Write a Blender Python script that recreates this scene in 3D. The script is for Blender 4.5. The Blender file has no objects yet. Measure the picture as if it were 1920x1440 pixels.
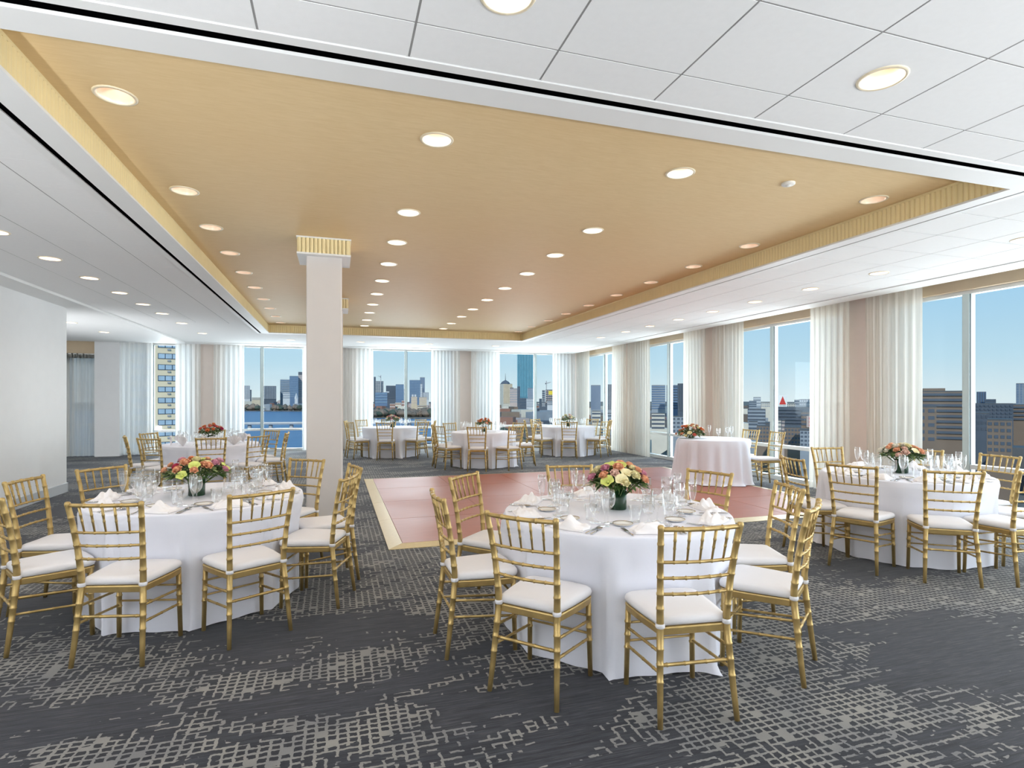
import bpy, bmesh, math, random
from mathutils import Vector, Matrix

# ------------------------------------------------------------------ camera, world, sun, exposure
SC = bpy.context.scene
COL = SC.collection
F_PX, HY, EYE = 1060.0, 748.0, 1.5
YAW = math.atan(330 / 1060.0)
FWD = Vector((math.sin(YAW), math.cos(YAW), 0)); RGT = Vector((math.cos(YAW), -math.sin(YAW), 0))
cam_d = bpy.data.cameras.new('camera'); cam = bpy.data.objects.new('camera', cam_d); COL.objects.link(cam)
cam_d.sensor_width = 36; cam_d.lens = 36 * F_PX / 1920; cam_d.shift_y = (HY - 720) / 1920
cam_d.clip_start = 0.05; cam_d.clip_end = 9000
cam.location = (0, 0, EYE); cam.rotation_euler = (math.pi / 2, 0, -YAW)
SC.camera = cam
SC.view_settings.view_transform = 'Standard'; SC.view_settings.look = 'None'
SC.view_settings.exposure = 0.0; SC.view_settings.gamma = 1.0
SC.view_settings.use_curve_mapping = False
SC.cycles.transparent_max_bounces = 20
SC.cycles.max_bounces = 8


def lin(r, g=None, b=None):
    if g is None: r, g, b = r
    f = lambda c: ((c / 255 + 0.055) / 1.055) ** 2.4 if c / 255 > 0.04045 else c / 255 / 12.92
    return (f(r), f(g), f(b), 1.0)


SKY_STRENGTH = 1.0
w = bpy.data.worlds.new('sky'); SC.world = w; w.use_nodes = True
nt = w.node_tree; nt.nodes.clear()
wo = nt.nodes.new('ShaderNodeOutputWorld'); wb = nt.nodes.new('ShaderNodeBackground'); wb.inputs[1].default_value = SKY_STRENGTH
tc = nt.nodes.new('ShaderNodeTexCoord'); sx = nt.nodes.new('ShaderNodeSeparateXYZ'); rp = nt.nodes.new('ShaderNodeValToRGB')
nt.links.new(tc.outputs['Generated'], sx.inputs[0]); nt.links.new(sx.outputs['Z'], rp.inputs[0])
nt.links.new(rp.outputs[0], wb.inputs[0]); nt.links.new(wb.outputs[0], wo.inputs[0])
e = rp.color_ramp.elements
e[0].position = 0.0; e[0].color = lin(226, 238, 242)
e[1].position = 0.55; e[1].color = lin(96, 168, 222)
x_ = e.new(0.06); x_.color = lin(196, 226, 241)
x_ = e.new(0.16); x_.color = lin(168, 211, 240)
x_ = e.new(0.30); x_.color = lin(132, 196, 238)

sun_d = bpy.data.lights.new('sun', 'SUN'); sun_d.energy = 2.6; sun_d.angle = 0.01; sun_d.color = (1, 0.95, 0.87)
sun = bpy.data.objects.new('sun', sun_d); COL.objects.link(sun)
sun.rotation_euler = Vector((0.30, 0.80, -0.50)).to_track_quat('-Z', 'Y').to_euler()
sun.location = (-60, -160, 120)

UPLIGHT = 800.0
FILL_LAMPS = [(-2.4, -2.2, (-0.26, 0.82, 1.0), 1.75), (1.4, -2.6, (0.05, 0.70, 1.0), 0.62), (5.0, -2.6, (0.0, 0.66, 1.0), 0.45), (6.8, -2.4, (-0.6, 0.75, 1.0), 0.5),
            (-5.6, 12.2, (0.3, 0.3, 1.0), 0.3), (-6.9, 9.0, (0.05, 1.0, 0.35), 0.55)]
# room dimensions
ZC, ZT = 3.0, 3.17            # white ceiling, gold tray ceiling
XR, YF, XL = 7.85, 17.55, -4.16
YB = -3.6


def daylight(name, loc, d, sx, sy, power, col=(0.93, 0.97, 1.0)):
    l = bpy.data.lights.new(name, 'AREA'); l.shape = 'RECTANGLE'; l.size = sx; l.size_y = sy
    l.energy = power; l.color = col
    o = bpy.data.objects.new(name, l); COL.objects.link(o); o.location = loc
    o.rotation_euler = Vector(d).to_track_quat('-Z', 'Y').to_euler()
    return o


FILL_R, FILL_F = 20.0, 26.0     # added lamps boosting the window light, W per square metre of clear glass
for y0, y1 in ((14.85, 16.35), (11.3, 12.76), (7.65, 9.28), (3.8, 5.7), (-0.1, 2.7), (-3.4, -1.0)):
    daylight('window_daylight', (XR + 0.35, (y0 + y1) / 2, 1.5), (-1, 0, 0), y1 - y0, 2.8, FILL_R * (y1 - y0) * 2.8)
for x0, x1 in ((-4.7, -4.2), (-2.45, -0.94), (1.07, 2.8), (5.0, 6.8)):
    daylight('window_daylight', ((x0 + x1) / 2, YF + 0.35, 1.5), (0, -1, 0), x1 - x0, 2.9, FILL_F * (x1 - x0) * 2.9)

# ------------------------------------------------------------------ helpers
RND = random.Random(7)


class G:
    """small node-graph helper"""
    def __init__(s, name):
        s.m = bpy.data.materials.new(name); s.m.use_nodes = True
        s.t = s.m.node_tree; s.t.nodes.clear()
        s.out = s.n('ShaderNodeOutputMaterial')
    def n(s, k, **kw):
        x = s.t.nodes.new(k)
        for a, b in kw.items(): setattr(x, a, b)
        return x
    def set(s, sock, v):
        if isinstance(v, bpy.types.NodeSocket): s.t.links.new(v, sock)
        else: sock.default_value = v
    def math(s, op, a, b=0.0, clamp=False):
        x = s.n('ShaderNodeMath', operation=op); x.use_clamp = clamp
        s.set(x.inputs[0], a); s.set(x.inputs[1], b); return x.outputs[0]
    def mix(s, f, a, b, blend='MIX'):
        x = s.n('ShaderNodeMix', data_type='RGBA', blend_type=blend)
        s.set(x.inputs[0], f); s.set(x.inputs[6], a); s.set(x.inputs[7], b); return x.outputs[2]
    def noise(s, vec, scale, detail=2.0, rough=0.5, col=False, dist=0.0):
        x = s.n('ShaderNodeTexNoise'); s.set(x.inputs['Vector'], vec); x.inputs['Scale'].default_value = scale
        x.inputs['Detail'].default_value = detail; x.inputs['Roughness'].default_value = rough; x.inputs['Distortion'].default_value = dist
        return x.outputs['Color' if col else 'Fac']
    def white(s, vec):
        x = s.n('ShaderNodeTexWhiteNoise', noise_dimensions='3D'); s.set(x.inputs['Vector'], vec); return x.outputs['Value']
    def xyz(s, x, y, z):
        c = s.n('ShaderNodeCombineXYZ'); s.set(c.inputs[0], x); s.set(c.inputs[1], y); s.set(c.inputs[2], z); return c.outputs[0]
    def mapr(s, v, a, b, c=0.0, d=1.0):
        x = s.n('ShaderNodeMapRange'); x.clamp = True; s.set(x.inputs[0], v)
        for i, q in enumerate((a, b, c, d)): x.inputs[i + 1].default_value = q
        return x.outputs[0]
    def obj(s):
        return s.n('ShaderNodeTexCoord').outputs['Object']
    def pos(s):
        return s.n('ShaderNodeNewGeometry').outputs['Position']
    def scale(s, v, k):
        x = s.n('ShaderNodeVectorMath', operation='MULTIPLY'); s.set(x.inputs[0], v); x.inputs[1].default_value = k; return x.outputs[0]
    def bsdf(s, col, rough=0.5, metal=0.0, spec=0.5, bump=None, bstr=0.3, bdist=0.01, sheen=0.0):
        p = s.n('ShaderNodeBsdfPrincipled'); s.set(p.inputs['Base Color'], col); s.set(p.inputs['Roughness'], rough)
        p.inputs['Metallic'].default_value = metal; p.inputs['Specular IOR Level'].default_value = spec
        if sheen: p.inputs['Sheen Weight'].default_value = sheen
        if bump is not None:
            b = s.n('ShaderNodeBump'); b.inputs['Strength'].default_value = bstr; b.inputs['Distance'].default_value = bdist
            s.set(b.inputs['Height'], bump); s.t.links.new(b.outputs[0], p.inputs['Normal'])
        return p.outputs[0]
    def done(s, sh):
        s.t.links.new(sh, s.out.inputs[0]); return s.m


M = {}


def mat(name, rgb, rough=0.5, metal=0.0, spec=0.5, var=0.06, ns=6.0, bump=0.0, bs=60.0, stretch=None, world=False):
    """plain procedural material: base colour with a little noise variation and optional fine relief"""
    g = G(name); c = lin(rgb)
    v = g.pos() if world else g.obj()
    if stretch: v = g.scale(v, stretch)
    f = g.mapr(g.noise(v, ns, 3.0), 0.25, 0.75)
    a = tuple(min(1, q * (1 - var)) for q in c[:3]) + (1,); b = tuple(min(1, q * (1 + var)) for q in c[:3]) + (1,)
    col = g.mix(f, a, b)
    M[name] = g.done(g.bsdf(col, rough, metal, spec, bump=g.noise(v, bs, 2.0) if bump else None, bstr=bump))
    return M[name]


mat('white_paint', (242, 242, 240), 0.55, var=0.01)
mat('wall_paint', (240, 240, 240), 0.6, var=0.012)
mat('column_paint', (221, 215, 211), 0.5, var=0.012)
mat('pier_paint', (236, 222, 212), 0.6, var=0.015)
mat('tan_header', (214, 192, 160), 0.6, var=0.03)
mat('ceiling_tile', (246, 246, 245), 0.85, var=0.012, ns=30, bump=0.08, bs=400)
mat('tile_gap', (158, 157, 155), 0.8)
mat('slot_black', (4, 4, 5), 0.9, spec=0.0)
mat('baseboard_paint', (196, 200, 204), 0.45, var=0.02)
mat('gold_flute', (246, 228, 178), 0.38, 0.0, var=0.03)
mat('trim_ring', (240, 226, 196), 0.35, var=0.01)
mat('reflector', (250, 226, 204), 0.3, 0.0, var=0.04, ns=40)
mat('sprinkler_white', (240, 238, 232), 0.4)
mat('chair_gold', (194, 166, 108), 0.38, 0.6, var=0.10, ns=22, bump=0.06, bs=180)
mat('cushion', (232, 230, 232), 0.8, var=0.01, bump=0.1, bs=300)
mat('napkin', (246, 243, 244), 0.75, var=0.012, bump=0.1, bs=250)
mat('china', (244, 243, 240), 0.18, var=0.01)
mat('gold_rim', (198, 170, 112), 0.25, 0.9)
mat('silver', (190, 188, 186), 0.22, 1.0, var=0.05)
mat('vase_green', (24, 58, 34), 0.22, var=0.25, ns=25, stretch=(1, 1, 0.25))
mat('leaf', (70, 98, 48), 0.5, var=0.35, ns=14)
mat('leaf_pale', (134, 150, 96), 0.55, var=0.25, ns=14)
mat('stem', (70, 92, 44), 0.6)
for nme, rgb in dict(peach=(246, 186, 148), orange=(240, 150, 96), cream=(244, 234, 186), lime=(214, 222, 122), pink=(226, 160, 180),
                     magenta=(206, 72, 102), coral=(232, 130, 110), blush=(246, 212, 196), ivory=(244, 238, 222)).items():
    mat('petal_' + nme, rgb, 0.6, var=0.10, ns=25)
mat('frame_white', (226, 230, 230), 0.35, 0.1, var=0.02)
mat('frame_aqua', (206, 222, 222), 0.35, 0.1, var=0.02)
mat('frame_dark', (70, 74, 76), 0.4, 0.2)
mat('danceedge', (206, 188, 142), 0.35, var=0.06, ns=10, stretch=(3, 3, 1))
mat('screen_black', (30, 30, 32), 0.5)


def build_special():
    # gold ceiling: satin wall covering with fine streaks
    g = G('gold_ceiling'); v = g.pos()
    n1 = g.noise(g.scale(v, (3.0, 26.0, 1)), 3.0, 4.0, 0.6); n2 = g.noise(v, 0.8, 2.0)
    c = g.mix(g.mapr(n1, 0.3, 0.7), lin(232, 203, 152), lin(241, 214, 166)); c = g.mix(g.mapr(n2, 0.3, 0.7, 0, 0.35), c, lin(236, 202, 148))
    M['gold_ceiling'] = g.done(g.bsdf(c, 0.6, 0.0, 0.3, bump=n1, bstr=0.05))
    # tablecloth
    g = G('tablecloth'); v = g.obj()
    c = g.mix(g.noise(v, 4.0), lin(234, 236, 247), lin(240, 241, 250))
    M['tablecloth'] = g.done(g.bsdf(c, 0.8, 0, 0.3, bump=g.noise(v, 380, 2.0), bstr=0.06))
    # sheer curtain
    for nm, ca, cb in (('sheer_warm', (234, 228, 216), (243, 239, 230)), ('sheer_cool', (240, 239, 235), (247, 247, 244))):
        g = G(nm); v = g.obj()
        c = g.mix(g.mapr(g.noise(g.scale(v, (9, 9, 0.35)), 2.5, 4.0), 0.3, 0.7), lin(ca), lin(cb))
        d = g.n('ShaderNodeBsdfDiffuse'); g.set(d.inputs[0], c)
        t = g.n('ShaderNodeBsdfTranslucent'); g.set(t.inputs[0], c)
        tr = g.n('ShaderNodeBsdfTransparent'); tr.inputs[0].default_value = (1, 1, 1, 1)
        m1 = g.n('ShaderNodeMixShader'); m1.inputs[0].default_value = 0.42; g.set(m1.inputs[1], d.outputs[0]); g.set(m1.inputs[2], t.outputs[0])
        weave = g.mapr(g.noise(g.scale(v, (30, 30, 0.5)), 3.0, 2.0), 0.35, 0.75, 0.04, 0.20)
        m2 = g.n('ShaderNodeMixShader'); g.set(m2.inputs[0], weave); g.set(m2.inputs[1], m1.outputs[0]); g.set(m2.inputs[2], tr.outputs[0])
        M[nm] = g.done(m2.outputs[0])
    # window glass and stemware: clear body with Fresnel reflection
    for nm, tint, ior, add in (('window_glass', (0.95, 0.98, 0.985, 1), 1.45, 0.0), ('stemware', (0.985, 0.988, 0.99, 1), 1.5, 0.05)):
        g = G(nm)
        lw = g.n('ShaderNodeLayerWeight'); lw.inputs[0].default_value = 0.5
        f0 = ((ior - 1) / (ior + 1)) ** 2
        tr = g.n('ShaderNodeBsdfTransparent'); tr.inputs[0].default_value = tint
        gl = g.n('ShaderNodeBsdfGlossy'); gl.inputs[0].default_value = (1, 1, 1, 1); gl.inputs['Roughness'].default_value = 0.02
        fac = lw.outputs['Facing']
        f = g.math('ADD', g.math('MULTIPLY', g.math('POWER', fac, 5.0), 1 - f0), f0 + add, True)
        if nm == 'stemware': f = g.math('ADD', f, g.math('MULTIPLY', g.math('POWER', fac, 2.5), 0.42), True)
        else: f = g.math('MULTIPLY', f, 0.22)
        mx = g.n('ShaderNodeMixShader'); g.set(mx.inputs[0], f); g.set(mx.inputs[1], tr.outputs[0]); g.set(mx.inputs[2], gl.outputs[0])
        M[nm] = g.done(mx.outputs[0])
    # lamp glow
    for nm, c, s in (('lamp_glow', (1.0, 0.86, 0.70, 1), 2.6),):
        g = G(nm); em = g.n('ShaderNodeEmission')
        g.set(em.inputs[0], g.mix(g.noise(g.obj(), 20), c, (1, 0.9, 0.76, 1))); em.inputs[1].default_value = s
        M[nm] = g.done(em.outputs[0])
    # dance floor laminate
    g = G('dancefloor'); v = g.pos()
    n1 = g.noise(g.scale(v, (1.2, 22, 1)), 2.0, 4.0, 0.6); n2 = g.noise(v, 0.7, 1.0)
    c = g.mix(g.mapr(n1, 0.3, 0.7), lin(146, 80, 62), lin(166, 100, 78)); c = g.mix(g.mapr(n2, 0.35, 0.65, 0, 0.4), c, lin(156, 90, 70))
    M['dancefloor'] = g.done(g.bsdf(c, g.mapr(n2, 0.3, 0.7, 0.38, 0.48), 0, 0.6))
    # carpet
    g = G('carpet'); p = g.pos()
    wn = g.noise(p, 34.0, 2.0, 0.6, col=True)
    s3 = g.n('ShaderNodeSeparateXYZ'); g.set(s3.inputs[0], wn)
    sp = g.n('ShaderNodeSeparateXYZ'); g.set(sp.inputs[0], p)
    x = g.math('ADD', sp.outputs[0], g.math('MULTIPLY', g.math('SUBTRACT', s3.outputs[0], 0.5), 0.026))
    y = g.math('ADD', sp.outputs[1], g.math('MULTIPLY', g.math('SUBTRACT', s3.outputs[1], 0.5), 0.018))
    gx = g.math('DIVIDE', x, 0.046); gy = g.math('DIVIDE', y, 0.040)
    fx, fy = g.math('FRACT', gx), g.math('FRACT', gy)
    ix, iy = g.math('FLOOR', gx), g.math('FLOOR', gy)
    rA = g.white(g.xyz(ix, iy, 1.0)); rB = g.white(g.xyz(ix, iy, 5.0)); rC = g.white(g.xyz(ix, iy, 9.0))
    m1 = g.noise(g.scale(p, (0.55, 1.15, 1)), 1.25, 3.0, 0.55); m2 = g.noise(g.scale(p, (2.0, 7.0, 1)), 1.6, 2.0)
    mk = g.math('ADD', g.math('MULTIPLY', g.math('SUBTRACT', m1, 0.50), 8.5), g.math('MULTIPLY', g.math('SUBTRACT', m2, 0.5), 2.6))
    mk = g.math('ADD', mk, 0.52, True)
    lx = g.math('MULTIPLY', g.math('LESS_THAN', fx, 0.27), g.math('LESS_THAN', rA, mk))
    ly = g.math('MULTIPLY', g.math('LESS_THAN', fy, 0.32), g.math('LESS_THAN', rB, mk))
    fl = g.math('LESS_THAN', rC, g.math('MULTIPLY', g.math('SUBTRACT', mk, 0.75), 0.35))
    grid = g.math('MAXIMUM', g.math('MAXIMUM', lx, ly), fl)
    st = g.noise(g.scale(p, (2.2, 52, 1)), 1.0, 4.0, 0.65); st2 = g.noise(g.scale(p, (7, 160, 1)), 1.0, 2.0, 0.6)
    big = g.noise(g.scale(p, (0.5, 1.0, 1)), 0.9, 2.0)
    base = g.mix(g.mapr(st, 0.34, 0.68), lin(20, 23, 33), lin(60, 62, 71))
    base = g.mix(g.mapr(big, 0.42, 0.62, 0.0, 0.6), base, lin(36, 41, 54))
    base = g.mix(g.mapr(st2, 0.52, 0.72, 0, 0.55), base, lin(100, 99, 101))
    base = g.mix(g.math('MULTIPLY', mk, 0.85), base, lin(19, 22, 33))
    pile = g.noise(p, 420.0, 1.0)
    lc = g.mix(g.mapr(g.noise(p, 3.0), 0.3, 0.7), lin(120, 120, 121), lin(150, 147, 140))
    c = g.mix(grid, base, lc)
    c = g.mix(g.mapr(pile, 0.3, 0.7, 0, 0.45), c, g.mix(1.0, c, (0.35, 0.35, 0.37, 1), 'MULTIPLY'))
    M['carpet'] = g.done(g.bsdf(c, 0.9, 0, 0.25, bump=pile, bstr=0.35, bdist=0.004, sheen=0.15))
    # water
    g = G('water'); p = g.pos(); n = g.noise(g.scale(p, (0.02, 0.10, 1)), 1.0, 4.0, 0.6)
    M['water'] = g.done(g.bsdf(g.mix(n, lin(50, 92, 138), lin(84, 126, 166)), 0.35, 0, 0.35))
    # wooded / built ground far below
    g = G('city_ground'); p = g.pos(); n = g.noise(p, 0.02, 4.0, 0.7); n2 = g.noise(p, 0.11, 2.0)
    c = g.mix(g.mapr(n, 0.3, 0.7), lin(96, 92, 88), lin(140, 132, 124)); c = g.mix(g.mapr(n2, 0.45, 0.6), c, lin(86, 88, 80))
    M['city_ground'] = g.done(g.bsdf(c, 0.9))


build_special()


class MB:
    """collects vertices and faces of one mesh"""
    def __init__(s): s.v, s.f, s.mi, s.cur, s.sm = [], [], [], 0, []
    def mesh(s, name, mats, smooth=False):
        me = bpy.data.meshes.new(name); me.from_pydata([tuple(q) for q in s.v], [], s.f)
        for m in (mats if isinstance(mats, (list, tuple)) else [mats]): me.materials.append(M[m])
        if any(s.mi): me.polygons.foreach_set('material_index', s.mi)
        if smooth: me.polygons.foreach_set('use_smooth', [True] * len(s.f))
        me.update(); return me
    def face(s, idx): s.f.append(idx); s.mi.append(s.cur)
    def quad(s, a, b, c, d):
        i = len(s.v); s.v += [a, b, c, d]; s.face((i, i + 1, i + 2, i + 3))
    def box(s, x0, x1, y0, y1, z0, z1):
        i = len(s.v)
        s.v += [(x0, y0, z0), (x1, y0, z0), (x1, y1, z0), (x0, y1, z0), (x0, y0, z1), (x1, y0, z1), (x1, y1, z1), (x0, y1, z1)]
        for q in ((0, 3, 2, 1), (4, 5, 6, 7), (0, 1, 5, 4), (1, 2, 6, 5), (2, 3, 7, 6), (3, 0, 4, 7)): s.face(tuple(i + k for k in q))
        return s
    def bevel_box(s, x0, x1, y0, y1, z0, z1, b):
        """box with chamfered top edges (z1)"""
        i = len(s.v)
        s.v += [(x0, y0, z0), (x1, y0, z0), (x1, y1, z0), (x0, y1, z0), (x0, y0, z1 - b), (x1, y0, z1 - b), (x1, y1, z1 - b), (x0, y1, z1 - b),
                (x0 + b, y0 + b, z1), (x1 - b, y0 + b, z1), (x1 - b, y1 - b, z1), (x0 + b, y1 - b, z1)]
        for q in ((0, 3, 2, 1), (0, 1, 5, 4), (1, 2, 6, 5), (2, 3, 7, 6), (3, 0, 4, 7), (4, 5, 9, 8), (5, 6, 10, 9), (6, 7, 11, 10), (7, 4, 8, 11), (8, 9, 10, 11)):
            s.face(tuple(i + k for k in q))
        return s
    def rings(s, rr, cap0=True, cap1=True, closed=True):
        """loft a list of equally long rings of points"""
        n = len(rr[0]); i = len(s.v)
        for r in rr: s.v += list(r)
        m = n if closed else n - 1
        for k in range(len(rr) - 1):
            for j in range(m):
                a = i + k * n + j; b = i + k * n + (j + 1) % n
                s.face((a, b, b + n, a + n))
        if cap0: s.face(tuple(i + j for j in reversed(range(n))))
        if cap1: s.face(tuple(i + (len(rr) - 1) * n + j for j in range(n)))
        return s
    def tube(s, pts, seg=8, cap=True, flat=1.0):
        """pts: list of (Vector, radius)"""
        rr = []
        for k, (p, r) in enumerate(pts):
            p = Vector(p); a = Vector(pts[max(k - 1, 0)][0]); b = Vector(pts[min(k + 1, len(pts) - 1)][0])
            d = (b - a)
            d = d.normalized() if d.length > 1e-9 else Vector((0, 0, 1))
            ref = Vector((0, 0, 1)) if abs(d.z) < 0.9 else Vector((0, 1, 0))
            u = d.cross(ref).normalized(); v = u.cross(d).normalized()
            rr.append([tuple(p + (u * math.cos(2 * math.pi * j / seg) + v * flat * math.sin(2 * math.pi * j / seg)) * r) for j in range(seg)])
        s.rings(rr, cap, cap); return s
    def lathe(s, prof, seg=20, c=(0, 0, 0), cap0=False, cap1=False):
        s.rings([[(c[0] + r * math.cos(2 * math.pi * j / seg), c[1] + r * math.sin(2 * math.pi * j / seg), c[2] + z) for j in range(seg)] for r, z in prof], cap0, cap1)
        return s
    def build(s, name, mats, parent=None, smooth=False):
        return link(name, s.mesh(name, mats, smooth), parent)


def link(name, data, parent=None, loc=None, rot=None):
    o = bpy.data.objects.new(name, data); COL.objects.link(o)
    if parent: o.parent = parent
    if loc is not None: o.location = loc
    if rot is not None: o.rotation_euler = (0, 0, rot)
    return o


def empty(name, loc=(0, 0, 0), rz=0.0):
    o = link(name, None, None, loc, rz); o.empty_display_size = 0.1; return o


def tag(o, label=None, cat=None, group=None, kind=None):
    if label: o['label'] = label
    if cat: o['category'] = cat
    if group: o['group'] = group
    if kind: o['kind'] = kind
    return o


def struct(o, label=None, cat=None):
    o['kind'] = 'structure'
    return tag(o, label, cat)


def copy_tree(o, parent=None):
    c = o.copy(); COL.objects.link(c); c.parent = parent
    for ch in o.children: copy_tree(ch, c)
    return c


def pix(u, d, z=0.0):
    """world point at picture column u, depth d along the view axis"""
    p = FWD * d + RGT * (d * (u - 960) / F_PX); return Vector((p.x, p.y, z))


def zat(v, d): return EYE + d * (HY - v) / F_PX


# ------------------------------------------------------------------ the room shell
fl = MB().box(-9, 8.1, YB, YF + 0.2, -0.2, 0.0).build('floor', 'carpet'); struct(fl, 'dark blue and grey patterned carpet across the whole room', 'floor')

# dance floor: laid panels with a pale edge ramp
df = empty('dance_floor', (0.5, 5.72, 0)); tag(df, 'glossy reddish brown portable dance floor with pale edging on the carpet', 'dance floor')
PX, PY, PN, PM = 0.15, 0.15, 5, 4
PW = 1.22
pm = MB().bevel_box(0.002, PW - 0.002, 0.002, PW - 0.002, 0.0, 0.022, 0.003).mesh('panel', 'dancefloor')
for i in range(PN):
    for j in range(PM):
        link('panel', pm, df, (PX + i * PW, PY + j * PW, 0.0))
DW, DH = PX * 2 + PN * PW, PY * 2 + PM * PW


def edge_piece(pts):
    """ramp strip: outer edge low, inner edge high; pts = outer a, outer b, inner b, inner a"""
    (ax, ay), (bx, by), (cx, cy), (dx, dy) = pts
    b = MB(); b.v = [(ax, ay, 0.0), (bx, by, 0.0), (cx, cy, 0.0), (dx, dy, 0.0), (ax, ay, 0.004), (bx, by, 0.004), (cx, cy, 0.022), (dx, dy, 0.022)]
    for q in ((0, 3, 2, 1), (4, 5, 6, 7), (0, 1, 5, 4), (1, 2, 6, 5), (2, 3, 7, 6), (3, 0, 4, 7)): b.face(q)
    b.build('edge_strip', 'danceedge', df)


g_ = 0.0015
for i in range(PN):
    x0, x1 = PX + i * PW + g_, PX + (i + 1) * PW - g_
    a0 = g_ if i == 0 else x0; a1 = DW - g_ if i == PN - 1 else x1
    edge_piece([(a0, 0), (a1, 0), (x1, PY - g_), (x0, PY - g_)])
    edge_piece([(a1, DH), (a0, DH), (x0, DH - PY + g_), (x1, DH - PY + g_)])
for j in range(PM):
    y0, y1 = PY + j * PW + g_, PY + (j + 1) * PW - g_
    a0 = g_ if j == 0 else y0; a1 = DH - g_ if j == PM - 1 else y1
    edge_piece([(0, a1), (0, a0), (PX - g_, y0), (PX - g_, y1)])
    edge_piece([(DW, a0), (DW, a1), (DW - PX + g_, y1), (DW - PX + g_, y0)])

# ---- ceiling
ceil = empty('ceiling', (0, 0, 0)); struct(ceil, 'white tiled ceiling around a recessed gold tray', 'ceiling')
TX0, TX1, TY0, TY1 = -1.45, 4.57, 2.76, 13.77        # tray opening
SX0, SX1, SY0, SY1 = -1.63, 4.72, 2.585, 13.95       # slot centre lines
HS = 0.027
LX = [-1.16, 0.62, 2.43, 4.30]
LY = [3.62, 5.11, 6.12, 7.13, 8.17, 9.22, 10.26, 11.25, 12.32, 13.3]
R_IN, R_OUT, NSEG = 0.088, 0.108, 24


def holed(b, x0, x1, y0, y1, z, cx, cy, r=R_IN + 0.004, seg=NSEG):
    """horizontal rectangle facing down with a round hole"""
    i = len(b.v); ring = []
    for k in range(seg):
        a = 2 * math.pi * k / seg
        b.v.append((cx + r * math.cos(a), cy + r * math.sin(a), z))
    for k in range(seg):
        a = 2 * math.pi * k / seg; c, s = math.cos(a), math.sin(a)
        tx = ((x1 - cx) / c if c > 1e-9 else (x0 - cx) / c if c < -1e-9 else 1e9)
        ty = ((y1 - cy) / s if s > 1e-9 else (y0 - cy) / s if s < -1e-9 else 1e9)
        t = min(tx, ty); b.v.append((cx + t * c, cy + t * s, z))
    # corner vertices
    cor = {}
    for q, (qx, qy) in enumerate(((x1, y1), (x0, y1), (x0, y0), (x1, y0))):
        cor[q] = len(b.v); b.v.append((qx, qy, z))
    def side(p):
        x, y = p[0], p[1]
        if abs(x - x1) < 1e-7: return 0
        if abs(y - y1) < 1e-7: return 1
        if abs(x - x0) < 1e-7: return 2
        return 3
    for k in range(seg):
        k2 = (k + 1) % seg
        A, B, C, D = i + k, i + k2, i + seg + k2, i + seg + k
        sa, sb = side(b.v[D]), side(b.v[C])
        if sa == sb or (b.v[D][0] == b.v[C][0]) or (b.v[D][1] == b.v[C][1]): b.face((A, B, C, D))
        else: b.face((A, B, C, cor[{(0, 1): 0, (1, 2): 1, (2, 3): 2, (3, 0): 3}.get((sa, sb), 0)], D))


b = MB()
xs = sorted([TX0 - 0.05, TX1 + 0.05] + [q + s for q in LX for s in (-0.14, 0.14)]); ys = sorted([TY0 - 0.05, TY1 + 0.05] + [q + s for q in LY for s in (-0.14, 0.14)])
for i in range(len(xs) - 1):
    for j in range(len(ys) - 1):
        cx, cy = (xs[i] + xs[i + 1]) / 2, (ys[j] + ys[j + 1]) / 2
        hit = any(abs(cx - q) < 0.01 for q in LX) and any(abs(cy - q) < 0.01 for q in LY)
        if hit: holed(b, xs[i], xs[i + 1], ys[j], ys[j + 1], ZT, cx, cy)
        else: b.quad((xs[i], ys[j], ZT), (xs[i], ys[j + 1], ZT), (xs[i + 1], ys[j + 1], ZT), (xs[i + 1], ys[j], ZT))
tag(b.build('gold_panel', 'gold_ceiling', ceil), 'gold papered recessed tray surface')


def fluted(name, parent, p0, p1, inward, z0, z1, pitch=0.042, amp=0.011):
    """vertical ribbed band from p0 to p1 (2d), ribs bulging toward 'inward'"""
    p0, p1, inward = Vector(p0), Vector(p1), Vector(inward); L = (p1 - p0).length; n = max(2, int(L / pitch)); d = (p1 - p0) / n
    prof = [(0.0, 0.0), (0.18, 0.65), (0.36, 0.97), (0.54, 0.97), (0.72, 0.65), (0.9, 0.0)]
    pts = []
    for k in range(n):
        for t, h in prof: pts.append(p0 + d * (k + t) + inward * (h * amp))
    pts.append(p1)
    b = MB(); m = len(pts)
    for z in (z0, z1): b.v += [(q.x, q.y, z) for q in pts]
    for k in range(m - 1): b.face((k, k + 1, m + k + 1, m + k))
    return b.build(name, 'gold_flute', parent)


zb0, zb1 = ZC - 0.002, ZT - 0.018
for p0, p1, nn in (((TX0, TY0), (TX0, TY1), (1, 0)), ((TX1, TY1), (TX1, TY0), (-1, 0)), ((TX0, TY1), (TX1, TY1), (0, -1)), ((TX1, TY0), (TX0, TY0), (0, 1))):
    tag(fluted('fluted_band', ceil, p0, p1, nn, zb0, zb1), 'ribbed pale gold band around the tray')
b = MB(); t = 0.02   # thin moulding above and lip below the ribs
for z0, z1, o in ((ZT - 0.02, ZT, 0.006),):
    b.box(TX0 - t, TX0 + o, TY0 - t, TY1 + t, z0, z1)
    b.build('tray_moulding', 'gold_flute', ceil)
    for (a, c, d_, e_) in ((TX1 - o, TX1 + t, TY0 - t, TY1 + t), (TX0 + o, TX1 - o, TY1 - o, TY1 + t), (TX0 + o, TX1 - o, TY0 - t, TY0 + o)):
        MB().box(a, c, d_, e_, z0, z1).build('tray_moulding', 'gold_flute', ceil)


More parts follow.
